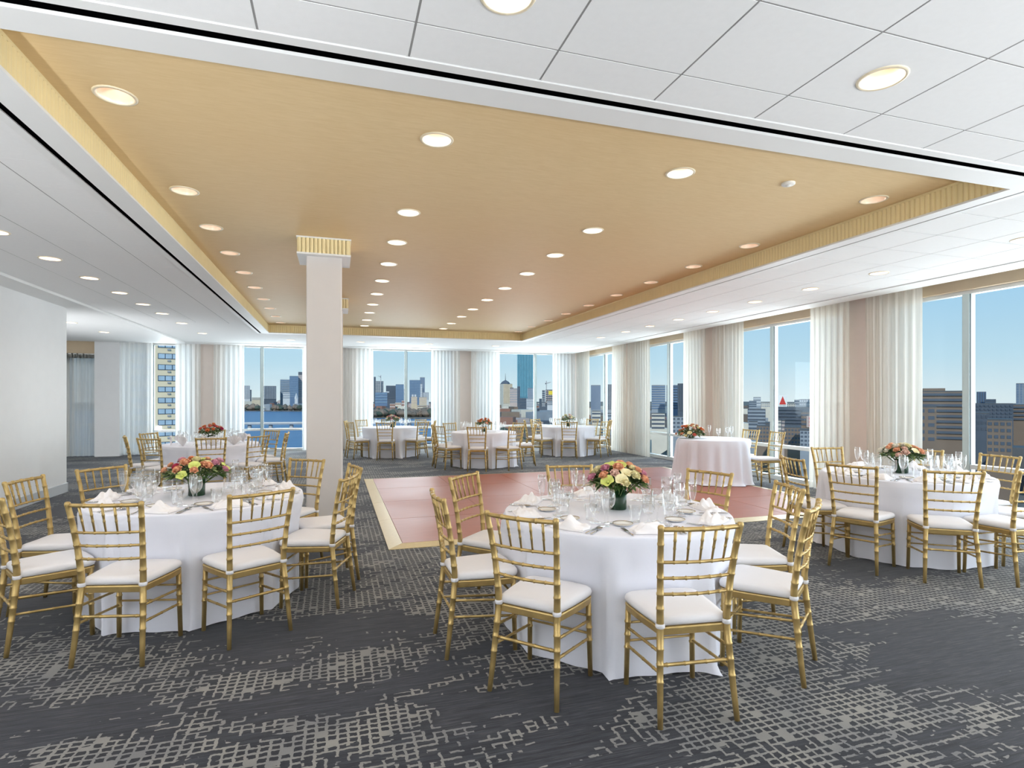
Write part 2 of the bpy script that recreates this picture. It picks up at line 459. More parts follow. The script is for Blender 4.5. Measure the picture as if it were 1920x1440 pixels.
def frame_rect(name, m, outer, inner, z0, z1, parent):
    """four mitre-free boards between two rectangles"""
    (ox0, ox1, oy0, oy1), (ix0, ix1, iy0, iy1) = outer, inner
    for q in ((ox0, ix0, oy0, oy1), (ix1, ox1, oy0, oy1), (ix0, ix1, oy0, iy0), (ix0, ix1, iy1, oy1)):
        MB().box(q[0], q[1], q[2], q[3], z0, z1).build(name, m, parent)


frame_rect('tray_border', 'white_paint', (SX0 + HS, SX1 - HS, SY0 + HS, SY1 - HS), (TX0 + 0.012, TX1 - 0.012, TY0 + 0.012, TY1 - 0.012), ZC - 0.016, ZC, ceil)
frame_rect('slot_diffuser', 'slot_black', (SX0 - HS - 0.01, SX1 + HS + 0.01, SY0 - HS - 0.01, SY1 + HS + 0.01), (SX0 + HS + 0.01, SX1 - HS - 0.01, SY0 + HS + 0.01, SY1 - HS - 0.01), ZC + 0.002, ZC + 0.02, ceil)
FL = 0.055
frame_rect('slot_flange', 'white_paint', (SX0 - HS - FL, SX1 + HS + FL, SY0 - HS - FL, SY1 + HS + FL), (SX0 - HS, SX1 + HS, SY0 - HS, SY1 + HS), ZC - 0.006, ZC + 0.03, ceil)

# tiles: 2 ft by 20 in, laid with a recessed joint
AX0, AX1, AY0, AY1 = SX0 - HS - FL, SX1 + HS + FL, SY0 - HS - FL, SY1 + HS + FL
XSOF, XRB, YFB = -3.78, 7.09, 16.7
ydef = [2.265 + 0.508 * k for k in range(-11, 40)]
lights_white = [(0.61, 2.01), (2.44, 2.01), (4.27, 2.01), (-1.22, 2.01), (0.61, -0.5), (2.44, -0.5), (4.27, -0.5), (-1.22, -0.5)] + [(-2.915, q) for q in (2.01, 4.2, 5.2, 6.25, 7.26, 8.31, 9.30, 10.35, 11.35, 12.62, 14.43)] + \
    [(6.175, q) for q in (2.01, 3.64, 5.13, 6.15, 7.22, 8.25, 9.31, 10.33, 11.35, 12.55, 15.4)] + [(q, 15.4) for q in (0.62, 2.43, 4.3, -1.1)]
lights_soffit = [(-4.87, 12.91), (-4.87, 14.54), (-6.6, 12.91), (-6.6, 14.54)]
tile_cache = {}
GAP = 0.0048


def tile(x0, x1, y0, y1, gy=None):
    hole = [q for q in lights_white if x0 + 0.02 < q[0] < x1 - 0.02 and y0 + 0.02 < q[1] < y1 - 0.02]
    gy = GAP if gy is None else gy; wx, wy = x1 - x0 - 2 * GAP, y1 - y0 - 2 * gy
    if wx < 0.01 or wy < 0.01: return
    h = hole[0] if hole else None
    if h:   # keep the opening inside its tile
        mx, my = min(0.115, wx / 2), min(0.115, wy / 2)
        h = (min(max(h[0], x0 + mx), x1 - mx), min(max(h[1], y0 + my), y1 - my))
    key = (round(wx, 3), round(wy, 3), (round(h[0] - x0, 3), round(h[1] - y0, 3)) if h else None)
    if key not in tile_cache:
        b = MB()
        if h: holed(b, 0, wx, 0, wy, 0, h[0] - x0 - GAP, h[1] - y0 - gy)
        else: b.quad((0, 0, 0), (0, wy, 0), (wx, wy, 0), (wx, 0, 0))
        for (ax, ay, bx, by) in ((0, 0, wx, 0), (wx, 0, wx, wy), (wx, wy, 0, wy), (0, wy, 0, 0)):
            b.quad((ax, ay, 0), (bx, by, 0), (bx, by, 0.014), (ax, ay, 0.014))
        tile_cache[key] = b.mesh('tile', 'ceiling_tile')
    link('tile', tile_cache[key], ceil, (x0 + GAP, y0 + gy, ZC))
    if h: downlights.append((h[0], h[1], ZC))


downlights = []


def tile_field(xl, yl, gy=None):
    for i in range(len(xl) - 1):
        for j in range(len(yl) - 1): tile(xl[i], xl[i + 1], yl[j], yl[j + 1], gy)


clip = lambda lo, hi, L: [lo] + [q for q in L if lo + 0.06 < q < hi - 0.06] + [hi]
xfront = [0.305 + 0.61 * k for k in range(-20, 20)]
xleft = [-2.03 - 0.59 * k for k in range(0, 3)][::-1]; xright = [5.26, 5.87, 6.48]
# rows in front of the tray as far as the picture reaches, then the two flanks and the strip beyond the tray
tile_field(clip(AX0, XRB, xfront), clip(1.249, AY0, ydef))
tile_field(clip(XSOF, AX0, xleft), clip(1.249, 12.4, ydef), 0.0006)
tile_field(clip(AX1, XRB, xright), clip(AY0, 13.44, ydef))
# beyond that the joints are too fine to see: larger field panels carry the same surface


def field_panel(x0, x1, y0, y1):
    b = MB(); hs = [q for q in lights_white if x0 < q[0] < x1 and y0 < q[1] < y1]
    xs = sorted({x0, x1} | {round(q[0] + s, 4) for q in hs for s in (-0.2, 0.2)}); ys = sorted({y0, y1} | {round(q[1] + s, 4) for q in hs for s in (-0.2, 0.2)})
    for i in range(len(xs) - 1):
        for j in range(len(ys) - 1):
            cx, cy = (xs[i] + xs[i + 1]) / 2, (ys[j] + ys[j + 1]) / 2
            hit = [q for q in hs if abs(q[0] - cx) < 0.02 and abs(q[1] - cy) < 0.02]
            if hit: holed(b, xs[i], xs[i + 1], ys[j], ys[j + 1], ZC, cx, cy); downlights.append((cx, cy, ZC))
            else: b.quad((xs[i], ys[j], ZC), (xs[i], ys[j + 1], ZC), (xs[i + 1], ys[j + 1], ZC), (xs[i + 1], ys[j], ZC))
    b.build('ceiling_field', 'ceiling_tile', ceil)


field_panel(XSOF, XRB, YB, 1.249)
field_panel(XSOF, AX0, 12.4, YFB)
field_panel(AX1, XRB, 13.44, YFB)
field_panel(AX0, AX1, AY1, YFB)
# T-bars behind the joints


def grid_bars(xl, yl, cross=True):
    for q in xl[1:-1]: MB().box(q - 0.012, q + 0.012, yl[0], yl[-1], ZC + 0.002, ZC + 0.03).build('grid_bar', 'tile_gap', ceil)
    for q in yl[1:-1] if cross else (): MB().box(xl[0], xl[-1], q - 0.012, q + 0.012, ZC + 0.0025, ZC + 0.031).build('grid_bar', 'tile_gap', ceil)


grid_bars(clip(AX0, XRB, xfront), clip(1.249, AY0, ydef))
grid_bars(clip(XSOF, AX0, xleft), clip(1.249, 12.4, ydef), False)
grid_bars(clip(AX1, XRB, xright), clip(AY0, 13.44, ydef))
# white gypsum border along the two window walls and the lowered strip by the blank wall
MB().box(XRB + 0.004, 7.45, YB, 17.2, ZC - 0.012, ZC + 0.08).build('gypsum_border', 'white_paint', ceil)
MB().box(-8.5, XRB, YFB + 0.004, 17.2, ZC - 0.012, ZC + 0.08).build('gypsum_border', 'white_paint', ceil)
b = MB(); MB().box(XSOF - 0.03, XSOF, YB, YFB, ZC - 0.035, ZC + 0.1).build('soffit_face', 'white_paint', ceil)
b = MB(); hs = lights_soffit
xs = sorted({-8.5, XSOF - 0.03} | {q[0] + s for q in hs for s in (-0.2, 0.2)}); ys = sorted({YB, YFB} | {q[1] + s for q in hs for s in (-0.2, 0.2)})
for i in range(len(xs) - 1):
    for j in range(len(ys) - 1):
        cx, cy = (xs[i] + xs[i + 1]) / 2, (ys[j] + ys[j + 1]) / 2
        if any(abs(q[0] - cx) < 0.02 and abs(q[1] - cy) < 0.02 for q in hs): holed(b, xs[i], xs[i + 1], ys[j], ys[j + 1], ZC - 0.03, cx, cy); downlights.append((cx, cy, ZC - 0.03))
        else: b.quad((xs[i], ys[j], ZC - 0.03), (xs[i], ys[j + 1], ZC - 0.03), (xs[i + 1], ys[j + 1], ZC - 0.03), (xs[i + 1], ys[j], ZC - 0.03))
b.build('soffit_panel', 'white_paint', ceil)
# structural slab that closes the plenum
MB().box(-9, 8.6, YB - 0.3, YF + 0.6, 3.42, 3.7).build('roof_slab', 'wall_paint', ceil)
MB().box(XSOF, XRB, YB, YFB, 3.40, 3.42).build('plenum_board', 'tile_gap', ceil)

for x in LX:
    for y in LY: downlights.append((x, y, ZT))

# ---- recessed downlights
ring_m = MB().lathe([(R_IN + 0.002, 0.0), (R_IN + 0.003, -0.006), (R_OUT - 0.004, -0.006), (R_OUT, -0.001), (R_OUT, 0.002)], NSEG).mesh('trim_ring', 'trim_ring', True)
refl_m = MB().lathe([(R_IN + 0.003, -0.004), (R_IN, 0.0), (R_IN * 0.95, 0.03), (R_IN * 0.86, 0.065), (R_IN * 0.74, 0.10)], NSEG).mesh('reflector', 'reflector', True)
lamp_m = MB().lathe([(R_IN * 0.76, 0.10), (R_IN * 0.6, 0.095), (R_IN * 0.3, 0.088), (0.002, 0.086)], NSEG, cap1=True).mesh('lamp', 'lamp_glow', True)
spot_d = bpy.data.lights.new('downlight_beam', 'SPOT'); spot_d.energy = 18; spot_d.spot_size = math.radians(150); spot_d.spot_blend = 0.9; spot_d.shadow_soft_size = 0.07; spot_d.color = (1.0, 0.93, 0.86)

spot_n = spot_d.copy(); spot_n.spot_size = math.radians(100); spot_n.spot_blend = 0.7; spot_n.energy = 20


def place_words(x, y, z):
    zone = 'gold tray' if z > ZC + 0.05 else 'white ceiling'
    return zone


def ordinal(n): return ['first', 'second', 'third', 'fourth', 'fifth', 'sixth', 'seventh', 'eighth', 'ninth', 'tenth', 'eleventh', 'twelfth', 'thirteenth', 'fourteenth'][n]


rows = {}
for (x, y, z) in downlights: rows.setdefault((round(z, 2), round(x / 0.3) if z > ZC + 0.05 or -3.5 > x or x > 5 or x < -2.2 else round((x + 1.2) / 1.83) * 100), []).append((x, y, z))
gold_rows = sorted(k for k in rows if k[0] > ZC + 0.05)
for key, L in rows.items():
    L.sort(key=lambda q: q[1])
    for k, (x, y, z) in enumerate(L):
        if key[0] > ZC + 0.05:
            r = gold_rows.index(key)
            lab = f"recessed downlight in gold tray, {ordinal(k)} of the row {['along its wall edge', 'by the column', 'past the middle', 'along its window edge'][r]}"; grp = 'downlights in the gold tray'
        else:
            zone = 'over the aisle by the blank wall' if -3.5 < x < -2.2 else 'beside the street windows' if x > 5.6 else 'in the alcove' if x < -4 else f'in white ceiling in line with {ordinal(round((x + 1.2) / 1.83))} tray row'
            lab = f"recessed downlight {zone}, {ordinal(k)} from camera" if x > -4 else f"recessed downlight in the curtained alcove, {ordinal(k)} of the row {'beside the aisle' if x > -5.5 else 'behind the white wall'}"
            grp = 'downlights in the white ceiling'
        o = empty('recessed_downlight', (x, y, z)); tag(o, lab, 'ceiling light', grp)
        link('trim_ring', ring_m, o); link('reflector', refl_m, o); link('lamp', lamp_m, o)
        s = bpy.data.objects.new('downlight_beam', spot_n if z > ZC + 0.05 and (x < -1 or x > 4) else spot_d); COL.objects.link(s); s.parent = o; s.location = (0, 0, 0.06)

# unseen fill lamps added behind the camera and in the alcove to brighten the ceiling
up_d = bpy.data.lights.new('fill_beam', 'SPOT'); up_d.energy = UPLIGHT; up_d.spot_size = math.radians(104); up_d.spot_blend = 0.8; up_d.shadow_soft_size = 0.12; up_d.color = (0.94, 0.97, 1.0)
can = MB().lathe([(0.001, 0.0), (0.13, 0.0), (0.14, 0.01), (0.14, 0.20), (0.13, 0.21), (0.11, 0.205), (0.11, 0.15)], 20).mesh('housing', 'slot_black', True)
lens_m = MB().lathe([(0.11, 0.16), (0.001, 0.165)], 20).mesh('lens', 'china', True)
for k, (x, y, dv, f_) in enumerate(FILL_LAMPS):
    o = empty('added_uplight', (x, y, 0)); tag(o, f'black fill lamp added out of view, {ordinal(k)} of the set', 'added_uplight', 'floor uplights')
    link('housing', can, o); link('lens', lens_m, o)
    l = up_d.copy(); l.energy = UPLIGHT * f_; q = bpy.data.objects.new('fill_beam', l); COL.objects.link(q); q.parent = o; q.location = (0, 0, 0.30); q.rotation_euler = Vector(dv).to_track_quat('-Z', 'Y').to_euler()

# small white disc on the gold tray (smoke detector)
o = empty('smoke_detector', (3.34, 3.54, ZT)); tag(o, 'small round white smoke detector on the gold tray', 'smoke detector')
MB().lathe([(0.05, 0.0), (0.05, -0.012), (0.042, -0.018), (0.002, -0.018)], 20, cap1=True).build('detector_body', 'sprinkler_white', o, True)
MB().lathe([(0.02, -0.017), (0.018, -0.026), (0.002, -0.027)], 16, cap1=True).build('sensor_cap', 'sprinkler_white', o, True)

# ---- columns with ribbed caps
def column(x0, y0, lab, w=0.355):
    c = empty('column', (x0 + w / 2, y0 + w / 2, 0)); struct(c, lab, 'column')
    h = w / 2; b = MB(); k = 0.008
    oct_ = [(-h + k, -h), (h - k, -h), (h, -h + k), (h, h - k), (h - k, h), (-h + k, h), (-h, h - k), (-h, -h + k)]
    b.rings([[(x, y, z) for x, y in oct_] for z in (0, ZC + 0.02)]); b.build('shaft', 'column_paint', c)
    MB().box(-h - 0.008, h + 0.008, -h - 0.008, h + 0.008, 0, 0.10).build('base_trim', 'baseboard_paint', c)
    H = h + 0.088
    MB().box(-H, H, -H, H, ZC - 0.014, ZC + 0.004).build('cap_soffit', 'white_paint', c)
    MB().box(-H + 0.012, H - 0.012, -H + 0.012, H - 0.012, ZC + 0.004, ZT).build('cap_core', 'gold_flute', c)
    for p0, p1, nn in (((-H + 0.008, -H + 0.012), (H - 0.008, -H + 0.012), (0, -1)), ((H - 0.012, -H + 0.008), (H - 0.012, H - 0.008), (1, 0)), ((H - 0.008, H - 0.012), (-H + 0.008, H - 0.012), (0, 1)), ((-H + 0.012, H - 0.008), (-H + 0.012, -H + 0.008), (-1, 0))):
        fluted('cap_ribs', c, p0, p1, nn, ZC + 0.004, ZT - 0.016, 0.037, 0.010)
    MB().box(-H - 0.004, H + 0.004, -H - 0.004, H + 0.004, ZT - 0.016, ZT - 0.002).build('cap_moulding', 'white_paint', c)
    return c


column(-0.295, 6.24, 'square white column with ribbed gold cap beside the set tables')
column(-0.245, 9.85, 'second square column standing directly behind the first')

# ---- walls
wl = MB().box(XL - 0.25, XL, YB, 10.87, 0, ZC + 0.4).build('wall_left', 'wall_paint'); struct(wl, 'plain white wall at the side of the room', 'wall')
bl = MB().bevel_box(XL, XL + 0.018, YB, 10.88, 0, 0.15, 0.006).build('baseboard_left', 'baseboard_paint'); struct(bl, 'grey painted baseboard under the plain white wall', 'baseboard')
be = MB().bevel_box(XL - 0.25, XL + 0.018, 10.87, 10.888, 0, 0.15, 0.006).build('baseboard_end', 'baseboard_paint'); struct(be, 'short baseboard around the end of the white wall', 'baseboard')
wa = MB().box(-8.7, -8.5, 5.0, YF + 0.2, 0, ZC + 0.4).build('wall_alcove', 'wall_paint'); struct(wa, 'side wall of the curtained alcove', 'wall')
wab = MB().box(-8.7, XL - 0.25, 5.0, 5.2, 0, ZC + 0.4).build('wall_alcove_back', 'wall_paint'); struct(wab, 'back wall of the curtained alcove', 'wall')

# far wall: piers, header, sill strip
PIERS_F = [-7.01, -3.385, 0.25, 3.88]
wf = empty('wall_far', (0, YF, 0)); struct(wf, 'far window wall facing the river', 'wall')
for k, px in enumerate(PIERS_F):
    MB().box(px - 0.36, px + 0.36, -0.08, 0.22, 0, ZC + 0.4).build('pier', 'pier_paint', wf)
MB().box(-5.98, -5.42, -0.34, 0.22, 0, ZC + 0.4).build('pier', 'wall_paint', wf)
MB().box(7.5, 8.1, -0.1, 0.22, 0, ZC + 0.4).build('pier', 'pier_paint', wf)
MB().box(-8.5, 8.1, -0.02, 0.22, 3.02, ZC + 0.4).build('header', 'tan_header', wf)
PIERS_R = [13.94, 10.33, 6.72, 3.11, -0.5]
wr = empty('wall_right', (XR, 0, 0)); struct(wr, 'long window wall facing the street', 'wall')
for py in PIERS_R: MB().box(-0.10, 0.22, py - 0.36, py + 0.36, 0, ZC + 0.4).build('pier', 'pier_paint', wr)
MB().box(-0.06, 0.22, YB, YF - 0.1, 2.915, ZC + 0.4).build('header', 'tan_header', wr)
# wall behind the camera
wbk = MB().box(XL - 0.25, 8.1, YB - 0.2, YB, 0, ZC + 0.4).build('wall_back', 'wall_paint'); struct(wbk, 'plain white wall behind the camera', 'wall')

# ---- windows
WN = [0]


def window(axis, a0, a1, mull, lab, base, head, transom=0.62, mw=0.07):
    """axis 'x': window in the far wall spanning X a0..a1; axis 'y': in the street wall spanning Y a0..a1"""
    WN[0] += 1
    if axis == 'x': o = empty(f'window_{WN[0]}', (0, base, 0)); P = lambda u0, u1, d0, d1, z0, z1: MB().box(u0, u1, d0, d1, z0, z1)
    else: o = empty(f'window_{WN[0]}', (base, 0, 0)); P = lambda u0, u1, d0, d1, z0, z1: MB().box(d0, d1, u0, u1, z0, z1)
    struct(o, lab, 'window')
    f = 0.05
    P(a0, a1, -0.05, 0.07, 0.0, 0.075).build('sill', 'frame_white', o)
    P(a0, a1, -0.02, 0.07, head - 0.05, head).build('head_frame', 'frame_white', o)
    P(a0, a0 + f, -0.03, 0.07, 0.075, head - 0.05).build('jamb', 'frame_white', o); P(a1 - f, a1, -0.03, 0.07, 0.075, head - 0.05).build('jamb', 'frame_white', o)
    ed = [a0 + f] + [q for q in mull] + [a1 - f]
    for q in mull:
        P(q - mw / 2, q + mw / 2, -0.04, 0.07, 0.075, head - 0.05).build('mullion', 'frame_aqua', o)
        P(q - mw / 2 - 0.008, q - mw / 2, -0.03, -0.01, 0.075, head - 0.05).build('gasket', 'frame_dark', o)
        P(q + mw / 2, q + mw / 2 + 0.008, -0.03, -0.01, 0.075, head - 0.05).build('gasket', 'frame_dark', o)
    for k in range(len(ed) - 1):
        u0 = ed[k] + (mw / 2 + 0.008 if k > 0 else 0); u1 = ed[k + 1] - (mw / 2 + 0.008 if k < len(ed) - 2 else 0)
        P(u0, u1, -0.04, 0.07, transom - 0.03, transom + 0.03).build('transom', 'frame_white', o)
        P(u0, u1, 0.02, 0.026, 0.075, transom - 0.03).build('pane', 'window_glass', o)
        P(u0, u1, 0.02, 0.026, transom + 0.03, head - 0.05).build('pane', 'window_glass', o)
    return o


window('x', -5.42, -3.745, [-4.76], 'narrow window showing the cream apartment tower', YF + 0.03, 3.02)
window('x', -3.025, -0.11, [-2.02], 'river window beside the column', YF + 0.03, 3.02)
window('x', 0.61, 3.52, [2.05], 'river window with the downtown towers', YF + 0.03, 3.02)
window('x', 4.24, 7.5, [6.27], 'window with the tall glass tower, next to the corner', YF + 0.03, 3.02)
window('x', -8.5, -7.37, [], 'window behind the alcove curtain', YF + 0.03, 3.02)
window('y', 14.30, YF - 0.1, [15.72], 'street window closest to the room corner', XR + 0.03, 2.915, mw=0.085)
window('y', 10.69, 13.58, [12.2], 'street window behind the corner of the small oval table', XR + 0.03, 2.915, mw=0.085)
window('y', 7.08, 9.97, [8.72], 'street window showing the red triangle sign', XR + 0.03, 2.915, mw=0.085)
window('y', 3.47, 6.36, [5.28], 'street window beside the brown office block view', XR + 0.03, 2.915, mw=0.085)
window('y', -0.14, 2.75, [1.3], 'street window beyond the picture edge', XR + 0.03, 2.915, mw=0.085)

# ---- curtains
def curtain(axis, a0, a1, off, lab, m, z0=0.012, z1=3.03, amp=0.028, wl=0.115, seed=1, tie=0.0):
    """pleated sheer panel; slight gathering so that the hem is narrower or wider than the heading"""
    r = random.Random(seed); n = max(12, int((a1 - a0) / 0.014)); ph = [r.uniform(0, 6.28) for _ in range(6)]
    L = a1 - a0; zs = [z0, 0.25, 0.8, 1.5, 2.2, 2.75, z1 - 0.10, z1]
    rows_ = []
    for z in zs:
        k = (z - z0) / (z1 - z0); row = []
        for i in range(n + 1):
            t = i / n; u = a0 + L * t
            u += tie * (1 - k) * (t - 0.5)
            A = amp * (0.55 + 0.45 * (1 - k)) if z < z1 - 0.05 else amp * 0.6
            s = math.sin(2 * math.pi * u / wl + ph[0] + 1.1 * math.sin(u * 5.1 + ph[1])) * A + math.sin(2 * math.pi * u / (wl * 0.43) + ph[2] + 0.5 * k) * A * 0.25 + math.sin(u * 3.0 + ph[3] + k * 2) * 0.012
            row.append((u, off + s, z) if axis == 'x' else (off + s, u, z))
        rows_.append(row)
    b = MB(); b.rings(rows_, False, False, closed=False)
    o = empty('curtain', (0, 0, 0)); tag(o, lab, 'curtain', 'sheer curtains')
    b.build('sheer_panel', m, o, True)
    hd = MB(); w2 = 0.018
    if axis == 'x': hd.box(a0, a1, off - w2, off + w2, z1, z1 + 0.02)
    else: hd.box(off - w2, off + w2, a0, a1, z1, z1 + 0.02)
    hd.build('heading_track', 'white_paint', o)
    return o


YC = YF - 0.17
curtain('x', -7.2, -5.99, YC - 0.02, 'beige sheer curtain in the alcove beside the white wall end', 'sheer_warm', seed=3, z1=2.66)
MB().box(-8.5, -5.99, YC - 0.06, YC + 0.05, 2.66 + 0.025, ZC + 0.05).build('trim_1', 'tan_header'); struct(bpy.data.objects['trim_1'], 'tan pelmet board above the alcove curtain', 'pelmet')
curtain('x', -5.42, -4.70, YC, 'white sheer curtain covering the near half of the cream tower window', 'sheer_cool', seed=4)
curtain('x', -4.17, -3.55, YC, 'white sheer curtain between the cream tower view and the pier', 'sheer_cool', seed=5)
curtain('x', -3.23, -2.46, YC, 'white sheer curtain beside the blue river view, wall side', 'sheer_cool', seed=6)
curtain('x', -0.93, -0.10, YC, 'white sheer curtain partly hidden behind the front column', 'sheer_cool', seed=7)
curtain('x', 0.02, 1.06, YC, 'white sheer curtain just past the column, before the downtown view', 'sheer_cool', seed=8)
curtain('x', 2.80, 3.70, YC, 'white sheer curtain between downtown view and beige pier', 'sheer_cool', seed=9)
curtain('x', 4.06, 5.0, YC, 'white sheer curtain between beige pier and glass tower view', 'sheer_cool', seed=10)
curtain('x', 6.80, 7.62, YC, 'white sheer curtain in the room corner, river side', 'sheer_cool', seed=11)
XC = XR - 0.20
curtain('y', 16.35, 17.3, XC, 'ivory sheer curtain in the room corner, street side', 'sheer_warm', seed=12)
curtain('y', 14.0, 14.82, XC, 'ivory sheer curtain on the corner side of the farthest street pier'.replace('farthest', 'last'), 'sheer_warm', seed=13)
curtain('y', 12.78, 13.86, XC, 'ivory sheer curtain before the second street window from the corner', 'sheer_warm', seed=14)
curtain('y', 10.45, 11.28, XC, 'ivory sheer curtain directly behind the orange bouquet', 'sheer_warm', seed=15)
curtain('y', 9.28, 10.22, XC, 'ivory sheer curtain between beige pier and red triangle view', 'sheer_warm', seed=16)
curtain('y', 6.86, 7.62, XC, 'ivory sheer curtain just after the red triangle view', 'sheer_warm', seed=17)
curtain('y', 5.73, 6.58, XC, 'wide ivory sheer curtain behind the street-window table bouquet', 'sheer_warm', seed=18)
curtain('y', 3.0, 3.75, XC, 'ivory sheer curtain past the picture edge', 'sheer_warm', seed=19)

# ------------------------------------------------------------------ chairs
def bamboo(p0, p1, r, nodes, taper=1.0, bump=1.2, w=0.006):
    """straight turned member with raised rings at the given fractions"""
    p0, p1 = Vector(p0), Vector(p1); L = (p1 - p0).length; e_ = w / L
    ts = [(0.0, 1.0)]
    for t in nodes: ts += [(t - e_, 1.0), (t - e_ * 0.5, bump), (t + e_ * 0.5, bump), (t + e_, 1.0)]
    ts.append((1.0, 1.0))
    return [(p0.lerp(p1, t), r * k * (1 + (taper - 1) * t)) for t, k in ts]


def post_path(sgn):
    """rear post: splayed foot, seat, raked back"""
    K = [((0.192, -0.240, 0.0), 0.0130), ((0.184, -0.222, 0.14), 0.0150), ((0.176, -0.203, 0.30), 0.0165), ((0.168, -0.188, 0.43), 0.0180), ((0.169, -0.189, 0.50), 0.0175),
         ((0.177, -0.208, 0.66), 0.0160), ((0.187, -0.232, 0.80), 0.0150), ((0.196, -0.256, 0.905), 0.0145), ((0.197, -0.258, 0.918), 0.0165), ((0.198, -0.259, 0.928), 0.0130), ((0.198, -0.259, 0.931), 0.006)]
    out = []; rings_z = [0.20, 0.275, 0.345, 0.53, 0.60, 0.68, 0.755, 0.84]
    for k in range(len(K) - 1):
        (a, ra), (b_, rb) = K[k], K[k + 1]
        out.append((a, ra))
        for z in rings_z:
            if a[2] < z < b_[2]:
                for dz, q in ((-0.006, 1.0), (-0.003, 1.13), (0.003, 1.13), (0.006, 1.0)):
                    t = (z + dz - a[2]) / (b_[2] - a[2])
                    out.append((tuple(a[i] + (b_[i] - a[i]) * t for i in range(3)), (ra + (rb - ra) * t) * q))
    out.append(K[-1])
    return [(Vector((sgn * p[0], p[1], p[2])), r) for p, r in out]


def seat_outline(s=1.0, n=7):
    """plan of the seat, counter-clockwise: wider at the front with round corners"""
    pts = [(-0.160, -0.190), (0.160, -0.190), (0.176, -0.168), (0.192, -0.04), (0.202, 0.08)]
    for k in range(n): a = math.radians(0 + 75 * k / (n - 1)); pts.append((0.145 + 0.058 * math.cos(a), 0.145 + 0.052 * math.sin(a)))
    pts.append((0.08, 0.204))
    pts2 = pts + [(-x, y) for x, y in reversed(pts[2:])]
    return [(x * s, y * s) for x, y in pts2]


def make_chair():
    c = empty('banquet_chair')
    for sg in (-1, 1):
        MB().tube(post_path(sg), 8).build('back_post', 'chair_gold', c, True)
        MB().tube(bamboo((sg * 0.188, 0.176, 0.0), (sg * 0.180, 0.166, 0.425), 0.0135, [0.46, 0.62, 0.78], 1.18), 8).build('front_leg', 'chair_gold', c, True)
    o = seat_outline()
    b = MB(); b.rings([[(x * k, y * k, z) for x, y in o] for z, k in ((0.398, 0.955), (0.402, 0.985), (0.432, 1.0), (0.438, 0.985))]); b.build('seat_frame', 'chair_gold', c)
    b = MB(); cu = [((0.0, 0.0), 0)]
    b.rings([[(x * k, y * k + 0.004, z) for x, y in o] for z, k in ((0.439, 0.93), (0.444, 0.985), (0.458, 1.005), (0.474, 0.985), (0.483, 0.93), (0.488, 0.80), (0.491, 0.45))])
    cu = b.build('cushion', 'cushion', c, True)
    for sg in (-1, 1):
        MB().lathe([(0.019, -0.011), (0.0225, -0.006), (0.0225, 0.006), (0.019, 0.011)], 10, (sg * 0.168, -0.188, 0.448)).build('tie', 'cushion', cu, True)
    # curved top rail and back rails
    def rail(z, hw, y, bow, r, nm, nodes):
        pts = []; seg = 12
        for k in range(seg + 1):
            t = k / seg; x = -hw + 2 * hw * t
            pts.append((Vector((x, y - bow * math.sin(math.pi * t), z)), r))
            if k in nodes and 0 < k < seg:
                p = pts[-1][0]; pts.pop()
                for dx, q in ((-0.005, 1), (-0.0025, 1.3), (0.0025, 1.3), (0.005, 1)): pts.append((p + Vector((dx, 0, 0)), r * q))
        MB().tube(pts, 7).build(nm, 'chair_gold', c, True)
    rail(0.910, 0.196, -0.256, 0.024, 0.0115, 'top_rail', (3, 6, 9))
    for z, hw, y in ((0.752, 0.184, -0.224), (0.675, 0.178, -0.211), (0.598, 0.174, -0.201)): rail(z, hw, y, 0.020, 0.0078, 'back_rail', (2, 4, 6, 8, 10))
    for k in range(5):
        t = (k + 1) / 6; x0, x1 = -0.184 + 0.368 * t, -0.196 + 0.392 * t
        MB().tube(bamboo((x0, -0.224 - 0.020 * math.sin(math.pi * t), 0.752), (x1, -0.256 - 0.024 * math.sin(math.pi * t), 0.910), 0.0052, [0.42, 0.66], 1.55), 6).build('spindle', 'chair_gold', c, True)
    # stretchers
    MB().tube(bamboo((-0.178, -0.206, 0.272), (0.178, -0.206, 0.272), 0.0085, [0.1, 0.35, 0.65, 0.9]), 6).build('stretcher', 'chair_gold', c, True)
    for sg in (-1, 1):
        for zr, zf in ((0.330, 0.300), (0.235, 0.205)):
            MB().tube(bamboo((sg * 0.176, -0.200 - (0.33 - zr) * 0.12, zr), (sg * 0.183, 0.170, zf), 0.0075, [0.2, 0.5, 0.8]), 6).build('stretcher', 'chair_gold', c, True)
    for z in (0.325, 0.230): MB().tube(bamboo((-0.183, 0.170, z), (0.183, 0.170, z), 0.0085, [0.5]), 6, flat=0.7).build('stretcher', 'chair_gold', c, True)
    return c


